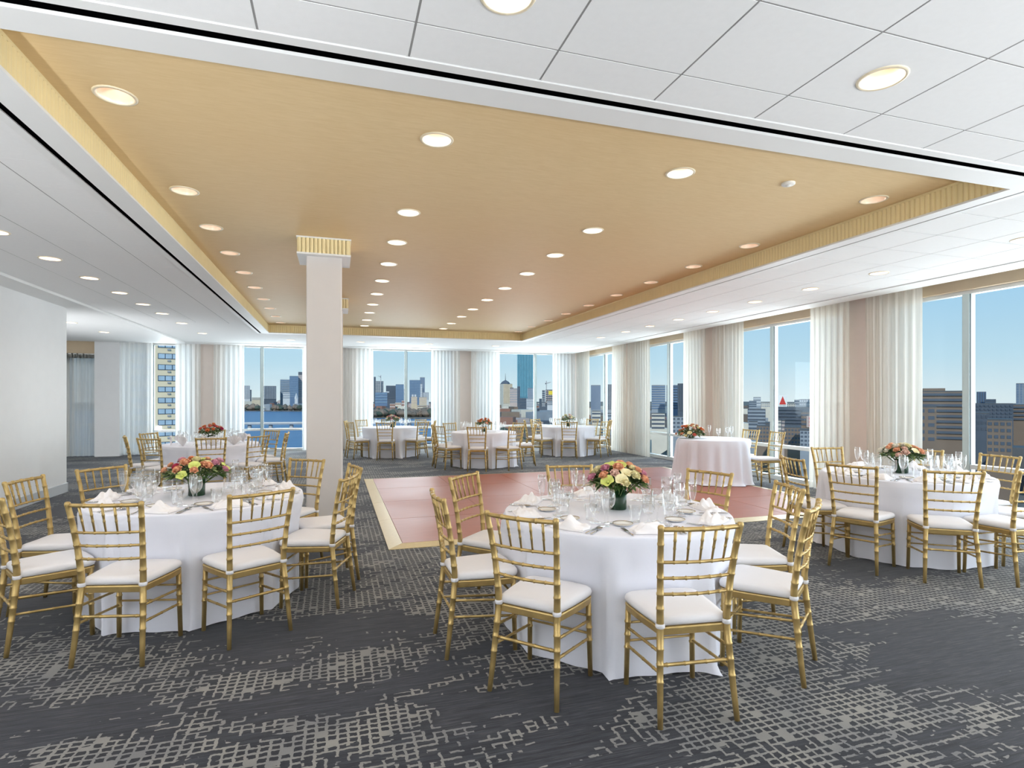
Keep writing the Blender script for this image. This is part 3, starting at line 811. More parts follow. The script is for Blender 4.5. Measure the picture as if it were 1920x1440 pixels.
# ------------------------------------------------------------------ tableware meshes
def glass_meshes():
    D = {}
    def two(nm, foot, bowl, seg=20, smooth=True):
        a = MB().lathe(foot, seg).mesh('stem', 'stemware', True); b_ = MB().lathe(bowl, seg).mesh('bowl', 'stemware', smooth)
        D[nm] = [('stem', a), ('bowl', b_)]
    two('champagne_flute', [(0.001, 0.002), (0.032, 0.001), (0.033, 0.003), (0.012, 0.007), (0.005, 0.02), (0.004, 0.075), (0.007, 0.083)],
        [(0.004, 0.080), (0.012, 0.095), (0.021, 0.125), (0.026, 0.165), (0.026, 0.19), (0.0235, 0.222), (0.0225, 0.222), (0.025, 0.19), (0.0245, 0.165), (0.019, 0.125), (0.01, 0.097), (0.001, 0.088)])
    two('wine_glass', [(0.001, 0.002), (0.035, 0.001), (0.036, 0.003), (0.012, 0.007), (0.005, 0.02), (0.0042, 0.075), (0.008, 0.086)],
        [(0.005, 0.082), (0.02, 0.092), (0.034, 0.115), (0.039, 0.142), (0.037, 0.17), (0.031, 0.198), (0.030, 0.198), (0.0355, 0.17), (0.0375, 0.142), (0.032, 0.116), (0.018, 0.096), (0.001, 0.089)])
    two('water_goblet', [(0.001, 0.002), (0.036, 0.001), (0.037, 0.004), (0.014, 0.010), (0.008, 0.022), (0.007, 0.045), (0.012, 0.055)],
        [(0.006, 0.050), (0.026, 0.062), (0.036, 0.085), (0.038, 0.12), (0.0355, 0.165), (0.0335, 0.165), (0.036, 0.12), (0.034, 0.087), (0.024, 0.066), (0.001, 0.060)], 12, False)
    a = MB().lathe([(0.001, 0.008), (0.029, 0.008), (0.030, 0.012), (0.036, 0.095)], 18).mesh('inner_wall', 'stemware', True)
    b_ = MB().lathe([(0.001, 0.001), (0.030, 0.001), (0.032, 0.004), (0.038, 0.095), (0.036, 0.095)], 18).mesh('tumbler_wall', 'stemware', True)
    D['tumbler'] = [('inner_wall', a), ('outer_wall', b_)]
    return D


GL = glass_meshes()


def cutlery():
    D = {}
    b = MB(); n = 6
    b.tube([((0, -0.105, 0.004), 0.004), ((0, -0.10, 0.004), 0.0075), ((0, -0.04, 0.004), 0.006), ((0, 0.0, 0.004), 0.0045)], 6, flat=0.45); h = b.mesh('handle', 'silver', True)
    b = MB(); b.v = [(-0.004, 0.0, 0.003), (0.005, 0.0, 0.003), (0.009, 0.03, 0.003), (0.009, 0.08, 0.003), (0.002, 0.108, 0.003), (-0.004, 0.10, 0.003)]; b.v += [(x, y, 0.005) for x, y, z in b.v]
    b.face((5, 4, 3, 2, 1, 0)); b.face((6, 7, 8, 9, 10, 11)); [b.face((k, (k + 1) % 6, 6 + (k + 1) % 6, 6 + k)) for k in range(6)]
    D['table_knife'] = [('handle', h), ('blade', b.mesh('blade', 'silver'))]
    b = MB(); b.lathe([(0.001, -0.004), (0.010, -0.001), (0.017, 0.004), (0.0185, 0.006), (0.016, 0.0045), (0.001, -0.0025)], 14, (0, 0.03, 0.005))
    b.v = [(x, 0.03 + (y - 0.03) * 1.5, z) for x, y, z in b.v]
    D['spoon'] = [('handle', h), ('bowl', b.mesh('bowl', 'silver', True))]
    b = MB(); b.box(-0.011, 0.011, 0.0, 0.035, 0.003, 0.005)
    parts = [('handle', h), ('neck', b.mesh('neck', 'silver'))]
    tm = MB().box(-0.0018, 0.0018, 0.035, 0.082, 0.003, 0.0048).mesh('tine', 'silver')
    D['fork'] = parts + [('tine', tm, x) for x in (-0.009, -0.003, 0.003, 0.009)]
    b = MB().lathe([(0.001, 0.004), (0.05, 0.004), (0.058, 0.007), (0.078, 0.014), (0.079, 0.012), (0.056, 0.003), (0.045, 0.0), (0.001, 0.0)], 28)
    rim = MB().lathe([(0.074, 0.0128), (0.0786, 0.0146), (0.0795, 0.0125), (0.0782, 0.0138)], 28)
    D['bread_plate'] = [('plate_body', b.mesh('plate_body', 'china', True)), ('gold_rim', rim.mesh('gold_rim', 'gold_rim', True))]
    return D


CT = cutlery()


def napkin_mesh(seed):
    """loosely folded cloth with a raised roll and pleats"""
    r = random.Random(seed); nx, ny = 22, 16; ph = [r.uniform(0, 6.28) for _ in range(5)]; b = MB()
    def top(i, j):
        u, v = i / nx - 0.5, j / ny - 0.5
        e_ = max(0.0, 1 - (abs(u) * 2) ** 4) * max(0.0, 1 - (abs(v) * 2) ** 4)
        z = 0.010 + e_ * (0.016 + 0.014 * math.sin(11 * u + 3 * v + ph[0]) + 0.010 * math.sin(17 * v - 6 * u + ph[1]) + 0.020 * math.exp(-((u + 0.1 * math.sin(4 * v + ph[2])) / 0.13) ** 2))
        w_ = 1 + 0.08 * math.sin(7 * u + ph[3])
        return (u * 0.25 * (1 + 0.06 * math.sin(9 * v + ph[4])), v * 0.15 * w_ * (0.8 + 0.5 * (u + 0.5)), max(0.006, z))
    T = [[top(i, j) for j in range(ny + 1)] for i in range(nx + 1)]
    for i in range(nx + 1):
        for j in range(ny + 1): b.v.append(T[i][j])
    W = ny + 1
    for i in range(nx):
        for j in range(ny): b.face((i * W + j, (i + 1) * W + j, (i + 1) * W + j + 1, i * W + j + 1))
    # skirt down to the table
    edge = [(i, 0) for i in range(nx)] + [(nx, j) for j in range(ny)] + [(i, ny) for i in range(nx, 0, -1)] + [(0, j) for j in range(ny, 0, -1)]
    base = len(b.v); top_i = [i * W + j for i, j in edge]
    b.v += [(b.v[k][0], b.v[k][1], 0.0) for k in top_i]; n = len(edge)
    for k in range(n): b.face((top_i[k], base + k, base + (k + 1) % n, top_i[(k + 1) % n]))
    b.face(tuple(base + k for k in range(n)))
    return b.mesh('napkin', 'napkin', True)


def fan_mesh():
    """upright pleated napkin fan"""
    b = MB(); n = 18; th = 0.010; A, B = [], []
    for k in range(n + 1):
        a = math.radians(-62 + 124 * k / n); d = 0.012 if k % 2 else -0.012
        A.append(((0.018 * math.sin(a), d * 0.4, 0.0), (0.135 * math.sin(a), d * 1.3, 0.03 + 0.12 * math.cos(a))))
    for (p, q) in A: b.v += [p, q]
    for (p, q) in A: b.v += [(p[0], p[1] + 0.004, p[2]), (q[0], q[1] + 0.004, q[2])]
    o = 2 * (n + 1)
    for k in range(n):
        i = 2 * k; b.face((i, i + 2, i + 3, i + 1)); b.face((o + i, o + i + 1, o + i + 3, o + i + 2)); b.face((i + 1, i + 3, o + i + 3, o + i + 1)); b.face((i, o + i, o + i + 2, i + 2))
    b.face((0, 1, o + 1, o)); b.face((2 * n, o + 2 * n, o + 2 * n + 1, 2 * n + 1))
    return b.mesh('napkin_fan', 'napkin')


NAP = [napkin_mesh(k) for k in range(6)]
FAN = fan_mesh()
TZ = 0.762


def thing_from(parts, name, loc, rz, label, cat, group):
    o = empty(name, loc, rz); tag(o, label, cat, group)
    for p in parts:
        link(p[0], p[1], o, (p[2], 0, 0) if len(p) > 2 else None)
    return o


# ------------------------------------------------------------------ flowers
def petal(b, C, az, tilt, L, W, cup):
    """one cupped petal patch rising from C"""
    ca, sa = math.cos(az), math.sin(az); n = 4; m = 3; i = len(b.v)
    for r_ in range(m + 1):
        t = r_ / m; out = L * (math.sin(tilt * t) * 0.8 + 0.12); up = L * math.cos(tilt * t * 0.85) * t
        wd = W * math.sin(math.pi * (0.18 + 0.62 * t)) if t < 1 else W * 0.55
        for k in range(n + 1):
            s_ = (k / n - 0.5) * 2; xo = out - cup * s_ * s_ * W; yo = wd * s_
            b.v.append((C[0] + ca * xo - sa * yo, C[1] + sa * xo + ca * yo, C[2] + up + (0.004 * s_ * s_)))
    for r_ in range(m):
        for k in range(n):
            a = i + r_ * (n + 1) + k; b.face((a, a + 1, a + n + 2, a + n + 1))


def rose_mesh(seed, m, R=0.042):
    r = random.Random(seed); b = MB()
    b.lathe([(R * 0.20, 0.0), (R * 0.34, R * 0.35), (R * 0.30, R * 0.8), (R * 0.08, R * 1.0)], 8, cap1=True)
    for ring, (n, tl, L, W) in enumerate(((3, 0.25, 0.98, 0.42), (4, 0.5, 1.0, 0.52), (5, 0.85, 1.02, 0.58), (6, 1.25, 1.05, 0.60))):
        for k in range(n): petal(b, (0, 0, 0), 2 * math.pi * k / n + ring * 0.6 + r.uniform(-0.15, 0.15), tl, R * L, R * W, 0.45)
    return b.mesh('rose', 'petal_' + m, True)


def orchid_mesh(m, R=0.05):
    b = MB()
    for k in range(5): petal(b, (0, 0, 0), 2 * math.pi * k / 5, 1.35, R, R * 0.5, 0.2)
    b.lathe([(R * 0.18, 0.0), (R * 0.2, R * 0.25), (R * 0.05, R * 0.4)], 8, cap1=True)
    return b.mesh('bloom', 'petal_' + m, True)


ROSE = {k: [rose_mesh(11 + i, k) for i in range(2)] for k in ('peach', 'orange', 'cream', 'pink', 'magenta', 'coral', 'blush', 'ivory', 'lime')}
LILY = {k: orchid_mesh(k) for k in ('lime', 'cream')}


def leaf_pts(b, P, D, L, W, droop, rnd):
    """pointed leaf of two bent halves"""
    D = Vector(D).normalized(); S = D.cross(Vector((0, 0, 1)))
    S = S.normalized() if S.length > 1e-4 else Vector((1, 0, 0)); U = S.cross(D); i = len(b.v); tw = rnd.uniform(-0.6, 0.6); S = S * math.cos(tw) + U * math.sin(tw)
    for t, w_ in ((0.0, 0.08), (0.35, 1.0), (0.7, 0.75), (1.0, 0.03)):
        c = Vector(P) + D * (L * t) - Vector((0, 0, droop * t * t * L))
        b.v += [tuple(c - S * W * w_ + U * W * 0.25 * w_), tuple(c), tuple(c + S * W * w_ + U * W * 0.25 * w_)]
    for k in range(3):
        a = i + 3 * k; b.face((a, a + 1, a + 4, a + 3)); b.face((a + 1, a + 2, a + 5, a + 4))


def bouquet(loc, label, colours, width, height, n, seed, vase=True, cascade=False, vr=0.058, vh=0.135):
    r = random.Random(seed); o = empty('floral_centrepiece', loc, 0); tag(o, label, 'flowers', 'flower arrangements on the tables')
    z0 = vh if vase else 0.02
    if vase:
        MB().lathe([(0.001, 0.0), (vr * 0.97, 0.0), (vr, 0.004), (vr, vh), (vr - 0.006, vh), (vr - 0.006, 0.02), (0.001, 0.018)], 28).build('vase', 'vase_green', o, True)
    hw = width / 2; hh = height - z0
    spots = []; k = 0
    ga = math.pi * (3 - math.sqrt(5))
    for k in range(n):
        t = (k + 0.5) / n; rad = math.sqrt(t); a = k * ga + r.uniform(-0.25, 0.25)
        x, y = rad * hw * 0.80 * math.cos(a), rad * hw * 0.80 * math.sin(a)
        z = z0 + hh * (0.80 * math.sqrt(max(0.0, 1 - (0.9 * rad) ** 2)) + r.uniform(-0.08, 0.06)) - 0.01
        if cascade and rad > 0.75 and math.cos(a - 3.6) > 0.5: z -= 0.06; x *= 1.15; y *= 1.15
        spots.append((x, y, max(z, z0 + 0.0), rad, a))
    for k, (x, y, z, rad, a) in enumerate(spots):
        cname = colours[(k * 7 + r.randrange(3)) % len(colours)]
        lily = cname == 'lime' or (cname == 'cream' and r.random() < 0.3)
        me = LILY[cname] if lily else ROSE[cname][k % 2]
        f = link('bloom' if lily else 'rose', me, o, (x, y, z - 0.01))
        nrm = Vector((math.cos(a) * rad * 1.1, math.sin(a) * rad * 1.1, 1.0)).normalized()
        q = nrm.to_track_quat('Z', 'Y'); f.rotation_euler = q.to_euler(); s_ = r.uniform(0.78, 1.1); f.scale = (s_, s_, s_)
    for nm, m, cnt, lo, hi in (('foliage', 'leaf', int(n * 11), 0.03, 0.058), ('foliage', 'leaf_pale', int(n * 7), 0.025, 0.05)):
        b = MB()
        for k in range(cnt):
            a = r.uniform(0, 6.283); rad = math.sqrt(r.uniform(0.05, 1.0)); el = r.uniform(-0.35, 0.9)
            zz = z0 + hh * (0.62 * math.sqrt(max(0.0, 1 - (0.92 * rad) ** 2))) * r.uniform(0.35, 1.05)
            P = (rad * hw * 0.72 * math.cos(a), rad * hw * 0.72 * math.sin(a), zz)
            leaf_pts(b, P, (math.cos(a), math.sin(a), el), r.uniform(lo, hi) * (1 + 0.3 * rad), r.uniform(0.008, 0.014), r.uniform(0.1, 0.5), r)
        fo = b.build(nm, m, o, True); fo['kind'] = 'stuff'
    # stems joining the blooms to the vase
    b = MB()
    for (x, y, z, rad, a) in spots: b.tube([((x * 0.12, y * 0.12, z0 * 0.5 if vase else 0.005), 0.003), ((x, y, z - 0.008), 0.003)], 4)
    st = b.build('stems', 'stem', o); st['kind'] = 'stuff'
    return o


# ------------------------------------------------------------------ tables
def cloth_mesh(R, angs, seed, seats):
    """round cloth to the floor: folds grow toward the hem, pressed in where chairs stand"""
    r = random.Random(seed); N = 216; rows_ = []
    ph = [r.uniform(0, 6.28) for _ in range(6)]; nf = r.choice([15, 17, 19])
    press = [math.radians(a) for a in angs]
    def fold(t): return 0.55 * math.sin(nf * t + ph[0] + 0.9 * math.sin(3 * t + ph[1])) + 0.3 * math.sin((nf * 2 - 5) * t + ph[2]) + 0.35 * math.sin(7 * t + ph[3])
    prof = [(0.0, R * 0.30, 0), (0.0, R * 0.65, 0), (0.0, R * 0.93, 0), (0.0, R - 0.010, 0), (-0.004, R - 0.003, 0), (-0.012, R, 0)]
    for zz, rr, k in prof: rows_.append([(rr * math.cos(2 * math.pi * j / N), rr * math.sin(2 * math.pi * j / N), TZ - 0.002 + zz) for j in range(N)])
    for z in (0.70, 0.62, 0.52, 0.42, 0.32, 0.22, 0.13, 0.06, 0.018, 0.004):
        k = (TZ - z) / TZ; row = []
        for j in range(N):
            t = 2 * math.pi * j / N
            dmin = min(abs((t - p + math.pi) % (2 * math.pi) - math.pi) for p in press) if press else 9
            pr = math.exp(-(dmin / 0.37) ** 4)                       # 1 in front of a chair
            lim = 9.0
            for (qx, qy, fa) in seats:                                # stay clear of the seat fronts and legs
                fx_, fy_ = math.cos(fa), math.sin(fa); ef = math.cos(t) * fx_ + math.sin(t) * fy_
                if ef > -0.3: continue
                rm = (0.222 + qx * fx_ + qy * fy_) / ef; lx = (rm * math.cos(t) - qx) * fy_ - (rm * math.sin(t) - qy) * fx_
                lim = min(lim, rm + max(0.0, abs(lx) - 0.245) * 2.0)
            rr = R + 0.004 + (0.012 + 0.070 * k) * (1 - pr) * 1.0 + fold(t) * (0.007 + 0.058 * k) * (1 - 0.35 * pr)
            if z < 0.05: rr += (0.035 + 0.045 * fold(t * 1.0 + 0.4)) * (1 - pr) * (1 if z < 0.01 else 0.5)
            if z < 0.53: rr = min(rr, lim)
            elif z < 0.65: rr = min(rr, max(lim, R - 0.01))
            row.append((rr * math.cos(t), rr * math.sin(t), z + (0.0 if z > 0.03 else 0.003 * (1 + math.sin(nf * t)))))
        rows_.append(row)
    b = MB(); b.rings(rows_, True, False); return b.mesh('tablecloth', 'tablecloth', True)


HOURS = ['twelve', 'one', 'two', 'three', 'four', 'five', 'six', 'seven', 'eight', 'nine', 'ten', 'eleven']
chair_proto = make_chair(); chair_used = [False]


def clock(cx, cy, ang, used):
    """plan-view clock position of a seat, six o'clock being the side of the table toward the camera"""
    to_cam = math.atan2(-cy, -cx); rel = (math.radians(ang) - to_cam)
    h = (6 - rel / (2 * math.pi) * 12) % 12
    k = round(h) % 12
    if HOURS[k] in used:
        k2 = round(h - 0.5) % 12; s = f'half past {HOURS[k2]}'
        if s in used: s = f'quarter past {HOURS[k2]}'
    else: s = f"{HOURS[k]} o'clock"
    used.add(HOURS[k]); used.add(s)
    return s


def add_chair(x, y, face, label, group='gold banquet chairs'):
    if not chair_used[0]: c = chair_proto; chair_used[0] = True
    else: c = copy_tree(chair_proto)
    c.location = (x, y, 0); c.rotation_euler = (0, 0, face - math.pi / 2)
    tag(c, label, 'chair', group); return c


GN = {'champagne_flute': ('champagne flute', 'glass', 'champagne flutes'), 'wine_glass': ('stemmed wine glass', 'glass', 'wine glasses'), 'water_goblet': ('short faceted water goblet', 'glass', 'water goblets'), 'tumbler': ('straight clear tumbler', 'glass', 'tumblers')}


def table(cx, cy, R, angs, nm, look, level, seed, foot_r=1.135, jit=0.03, rots=None):
    """a dressed round table with its chairs and place settings; level 2 = full settings, 1 = glasses and napkin, 0 = glasses only"""
    r = random.Random(seed)
    T = empty('banquet_table', (cx, cy, 0)); tag(T, f'round table under a white floor-length cloth, {look}', 'table', 'round banquet tables')
    front = foot_r - 0.24 - 0.204 + 0.0
    MB().lathe([(0.001, 0.0), (R - 0.03, 0.0), (R - 0.022, 0.008), (R - 0.03, 0.016), (0.001, 0.016)], 40, (0, 0, TZ - 0.024)).build('tabletop', 'danceedge', T, True)
    for k in range(4): a = math.pi / 4 + k * math.pi / 2; MB().tube([((0.42 * math.cos(a), 0.42 * math.sin(a), 0), 0.014), ((0.42 * math.cos(a), 0.42 * math.sin(a), TZ - 0.024), 0.014)], 8).build('leg', 'frame_dark', T)
    used = set(); seats = []
    for k, a in enumerate(angs):
        t = math.radians(a); pos = clock(cx, cy, a, used)
        rot = r.uniform(-0.07, 0.07) if rots is None else math.radians(rots[k])
        rad = foot_r - 0.24 + r.uniform(0, jit); seats.append((rad * math.cos(t), rad * math.sin(t), t + math.pi + rot))
        add_chair(cx + rad * math.cos(t), cy + rad * math.sin(t), t + math.pi + rot, f"gold bamboo-style chair with white cushion, {pos} seat of the {nm}")
        # setting, local frame: e = outward, s = sideways (diner's right)
        ex, ey = math.cos(t), math.sin(t); sx_, sy_ = -ey, ex
        P = lambda e_, s_: (cx + ex * e_ + sx_ * s_, cy + ey * e_ + sy_ * s_, TZ)
        rz = t + math.pi / 2
        where = f"at the {pos} place of the {nm}"
        j = lambda q=0.012: r.uniform(-q, q)
        if level >= 1:
            gl = [('water_goblet', R - 0.31, 0.06), ('wine_glass', R - 0.35, 0.132), ('champagne_flute', R - 0.268, 0.150)] + ([('tumbler', R - 0.372, 0.0)] if level == 2 else [])
        else: gl = [('wine_glass', R - 0.32, 0.04), ('champagne_flute', R - 0.25, 0.10)]
        for kind, e_, s_ in gl:
            d, cat, grp = GN[kind]
            thing_from(GL[kind], kind, P(e_ + j(0.003), s_ + j(0.003)), r.uniform(0, 6), f"{d} {where}", cat, grp)
        if level == 2:
            o = link('napkin', NAP[(k + seed) % 6], None, P(R - 0.115 + j(0.006), j(0.006)), rz + r.uniform(-0.22, 0.22)); o.scale = (0.82, 0.82, 1.1); tag(o, f"loosely folded white napkin {where}", 'napkin', 'folded napkins')
            thing_from(CT['bread_plate'], 'bread_plate', P(R - 0.295 + j(0.004), -0.105 + j(0.004)), 0, f"small white plate with gold rim {where}", 'plate', 'bread plates').scale = (0.76, 0.76, 1)
            for kind, s_, a_ in (('fork', -0.135, 0.0), ('table_knife', 0.140, 0.0), ('spoon', 0.165, 0.0)):
                thing_from(CT[kind], kind, P(R - 0.135, s_ + j(0.006)), rz + r.uniform(-0.12, 0.12), f"silver {kind.replace('_', ' ')} {where}", kind.split('_')[-1], kind.replace('_', ' ') + 's')
        elif level == 1:
            o = link('napkin_fan', FAN, None, P(R - 0.16, j()), rz + r.uniform(-0.4, 0.4)); tag(o, f"white napkin folded as a standing fan {where}", 'napkin', 'fan napkins')
    link('tablecloth', cloth_mesh(R, angs, seed, seats), T)
    return T


RT = 0.735
table(-0.99, 4.83, RT, [-144, -101, -62, -22, 10.5, 52, 140, 175], 'column table', 'closest to the front column', 2, 21)
table(1.77, 3.38, RT, [-142, -99, -52, -15, 24, 82, 135, 178], 'front table', 'in front of the dance floor', 2, 22)
table(5.38, 4.20, 0.72, [-162, -125, -90, -48, -8, 30, 79, 166], 'street-window table', 'next to the brown office block view', 2, 23, foot_r=1.10)
table(-1.98, 10.45, RT, [-162, -123, -79, -46, -3, 42, 100, 153], 'wall-side table', 'behind the column table by the white wall', 1, 24)
table(1.38, 15.2, RT, [-102, -155, 167, -51, -15, 40, 88, 128], 'river-window table', 'below the downtown skyline window', 0, 25)
table(3.19, 12.4, RT, [-112, -159, -69, -14, 30, 75, 120, 165], 'middle far table', 'just beyond the dance floor', 0, 26)
table(6.0, 14.2, RT, [-111, -159, -58, -18, 30, 75, 120, 165], 'corner table', 'in the room corner', 0, 27)
# small table on the dance floor edge
T = empty('sweetheart_table', (6.53, 8.69, 0)); tag(T, 'small round table for two under a white cloth at the dance floor edge', 'table', 'round banquet tables')
link('tablecloth', cloth_mesh(0.625, [-42, 5], 31, [(0.65, 0.09, math.radians(183)), (0.61, -0.57, math.radians(172))]), T).location.z = 0.023
MB().lathe([(0.001, 0.0), (0.59, 0.0), (0.60, 0.008), (0.59, 0.016), (0.001, 0.016)], 36, (0, 0, TZ - 0.002)).build('tabletop', 'danceedge', T, True)
for k in range(4): a = math.pi / 4 + k * math.pi / 2; MB().tube([((0.36 * math.cos(a), 0.36 * math.sin(a), 0.023), 0.014), ((0.36 * math.cos(a), 0.36 * math.sin(a), TZ), 0.014)], 8).build('leg', 'frame_dark', T)
add_chair(7.18, 8.78, math.radians(183), 'gold bamboo-style chair half hidden behind the small table for two')
add_chair(7.14, 8.12, math.radians(172), 'gold bamboo-style chair standing beside the small table by the street window')
for k, (x, y) in enumerate(((6.56, 9.10), (6.70, 9.04), (6.81, 8.92), (6.87, 8.74), (6.80, 8.54))):
    kind = ('wine_glass', 'champagne_flute', 'water_goblet')[k % 3]
    thing_from(GL[kind], kind, (x, y, TZ + 0.023), 0, f"{GN[kind][0]} on the small table for two, {ordinal(k)} from the bouquet", 'glass', GN[kind][2])

TF = TZ
bouquet((-1.02, 4.86, TF), 'low bouquet of peach roses and lime orchids in green vase on column table', ['peach', 'peach', 'lime', 'pink', 'magenta', 'cream', 'peach', 'lime', 'orange', 'cream'], 0.54, 0.315, 30, 5)
bouquet((1.81, 3.42, TF), 'full bouquet of cream and peach roses in green vase on front table', ['cream', 'peach', 'lime', 'cream', 'pink', 'peach', 'blush', 'lime', 'cream'], 0.46, 0.345, 38, 6)
bouquet((5.40, 4.24, TF), 'bouquet of ivory and peach roses in green vase on street-window table', ['ivory', 'peach', 'ivory', 'blush', 'cream', 'peach'], 0.46, 0.32, 28, 7)
bouquet((-1.97, 10.42, TF), 'orange and coral bouquet on the wall-side table', ['orange', 'coral', 'peach', 'magenta', 'orange'], 0.44, 0.36, 18, 8)
bouquet((1.42, 15.1, TF), 'blush bouquet on the river-window table', ['blush', 'pink', 'ivory', 'peach'], 0.42, 0.36, 16, 9)
bouquet((3.20, 12.4, TF), 'bright orange bouquet on the middle far table', ['orange', 'peach', 'orange', 'coral'], 0.40, 0.34, 16, 10)
bouquet((6.0, 14.15, TF), 'cream bouquet on the corner table', ['cream', 'ivory', 'blush', 'cream'], 0.46, 0.36, 18, 11)
bouquet((6.18, 8.86, TZ + 0.023), 'trailing peach and orange bouquet lying on the small table for two', ['peach', 'orange', 'peach', 'blush', 'cream', 'coral'], 0.58, 0.30, 34, 12, vase=False, cascade=True)

# ------------------------------------------------------------------ the city outside
GZ = -38.5
for nme, rgb in dict(tower_white=(206, 208, 212), tower_grey=(150, 158, 168), tower_blue=(98, 124, 156), tower_dark=(78, 88, 102), tower_beige=(206, 190, 166), tower_pink=(196, 178, 172),
                     tower_teal=(112, 168, 186), brick_red=(150, 108, 92), brick_brown=(132, 114, 100), slate=(84, 94, 108), cream_wall=(240, 222, 188), stone_pale=(220, 212, 198),
                     band_dark=(70, 86, 104), band_blue=(120, 146, 170), roof_dark=(88, 90, 94), sign_white=(244, 244, 242), sign_red=(214, 58, 52), sign_yellow=(236, 208, 60), steel=(170, 172, 176),
                     bark=(96, 84, 74), bare_tree=(112, 102, 92), evergreen=(70, 82, 70), car_white=(226, 226, 226), car_dark=(58, 60, 66), asphalt=(74, 76, 80), deck_pale=(214, 212, 208), pier_stone=(176, 176, 178)).items():
    mat(nme, rgb, 0.75, var=0.08, ns=0.15, world=True)  # bluish tower colours have distance haze mixed into the base colour
mat('tower_glass', (104, 156, 178), 0.12, 0.55, var=0.06, ns=0.05, world=True)
mat('pane_sky', (176, 198, 214), 0.3, 0.0, var=0.15, ns=0.4, world=True)

wtr = MB(); wtr.quad((-6000, -3000, -40.5), (6000, -3000, -40.5), (6000, 8000, -40.5), (-6000, 8000, -40.5))
struct(wtr.build('river', 'water'), 'blue river crossing behind the far windows', 'river')


def slab(name, pts, z0, z1, m, lab):
    b = MB(); b.rings([[(p[0], p[1], z) for p in pts] for z in (z0, z1)]); o = b.build(name, m); struct(o, lab, 'ground'); return o


pp = lambda u, d: (pix(u, d).x, pix(u, d).y)
slab('land', [pp(945, 26), pp(950, 130), pp(940, 420), pp(905, 820), pp(815, 1180), pp(700, 1240), pp(640, 1500), pp(570, 1880), pp(456, 1930), pp(200, 2100), (-5500, 2600), (-5500, 7500), (5900, 7500), (5900, -2500), (300, -2500), (24, -40)][::-1], -40.4, GZ, 'city_ground', 'built-up land across the river and along the street')
slab('river_bank', [pp(-900, 60), pp(-900, 420), pp(250, 330), pp(362, 210), pp(368, 120), pp(200, 60)][::-1], -40.3, GZ, 'city_ground', 'bank carrying the cream apartment tower')

OCC = {}


def occupied(x, y, rad, add=True):
    """is another footprint within reach? footprints are kept as circles in a coarse grid"""
    ci, cj = int(x // 60), int(y // 60); k = 2
    for i in range(ci - k, ci + k + 1):
        for j in range(cj - k, cj + k + 1):
            for (a, b_, r_) in OCC.get((i, j), ()):
                if (a - x) ** 2 + (b_ - y) ** 2 < (r_ + rad) ** 2: return True
    if add: OCC.setdefault((ci, cj), []).append((x, y, rad))
    return False


def claim(x, y, rad): OCC.setdefault((int(x // 60), int(y // 60)), []).append((x, y, rad))


def place(u, d, depth=0.0, tw=0.0):
    p = pix(u, d); a = math.atan2(-p.y, -p.x); q = p + (p.normalized() * depth / 2)
    return q.x, q.y, a + math.pi / 2 + tw


def building(u0, u1, vtop, d, label, m='tower_grey', style='bands', depth=None, n=8, bm='band_dark', tw=0.0, vb=None, name='building', top=None, cols=4):
    """block whose front spans picture columns u0..u1 with its roof at row vtop, standing d metres away"""
    W = (u1 - u0) * d / F_PX; dp = depth or W * 0.8; x, y, rz = place((u0 + u1) / 2, d, dp, tw); zt = zat(vtop, d); H = zt - GZ
    o = empty(name, (x, y, GZ), rz); tag(o, label, 'building'); h = W / 2; e_ = dp / 2
    ca, sa = math.cos(rz), math.sin(rz); q = min(h, e_) ; m_ = max(1, math.ceil(max(h, e_) / q))
    for k in range(m_):   # claim the footprint with a chain of circles
        t_ = (k + 0.5) / m_ * 2 - 1; lx_, ly_ = (t_ * (h - q) if m_ > 1 else 0, 0) if h >= e_ else (0, t_ * (e_ - q) if m_ > 1 else 0)
        claim(x + lx_ * ca - ly_ * sa, y + lx_ * sa + ly_ * ca, q * 1.5 + 1)
    MB().box(-h, h, -e_, e_, 0, H).build('walls', m, o)
    MB().box(-h * 0.99, h * 0.99, -e_ * 0.99, e_ * 0.99, H, H + max(0.5, H * 0.008)).build('roof', 'roof_dark', o)
    lo = max(1.0, H - (vb - vtop) * d / F_PX) if vb else H * 0.35
    th = max(0.03 * W, 0.15)
    if style == 'bands':
        s_ = (H - lo) / n
        me = MB().box(-h * 0.97, h * 0.97, -e_ - th, -e_ + 0.01, 0, s_ * 0.45).mesh('window_band', bm)
        for k in range(n): link('window_band', me, o, (0, 0, lo + s_ * (k + 0.3)))
    elif style == 'ribs':
        s_ = W / n; me = MB().box(-s_ * 0.28, s_ * 0.28, -e_ - th * 1.5, -e_ + 0.01, lo, H * 0.995).mesh('facade_rib', bm)
        for k in range(n): link('facade_rib', me, o, (-h + s_ * (k + 0.5), 0, 0))
    elif style == 'grid':
        s_ = (H - lo) / n; c = W / cols; me = MB().box(-c * 0.32, c * 0.32, -e_ - th * 0.5, -e_ + 0.01, 0, s_ * 0.5).mesh('window', bm)
        for k in range(n):
            for q in range(cols): link('window', me, o, (-h + c * (q + 0.5), 0, lo + s_ * (k + 0.28)))
    if top:
        for (a, b_, hh, mm) in top: MB().box(-h + W * a, -h + W * b_, -e_ * 0.6, e_ * 0.6, H, H + hh).build('roof_box', mm, o)
    return o


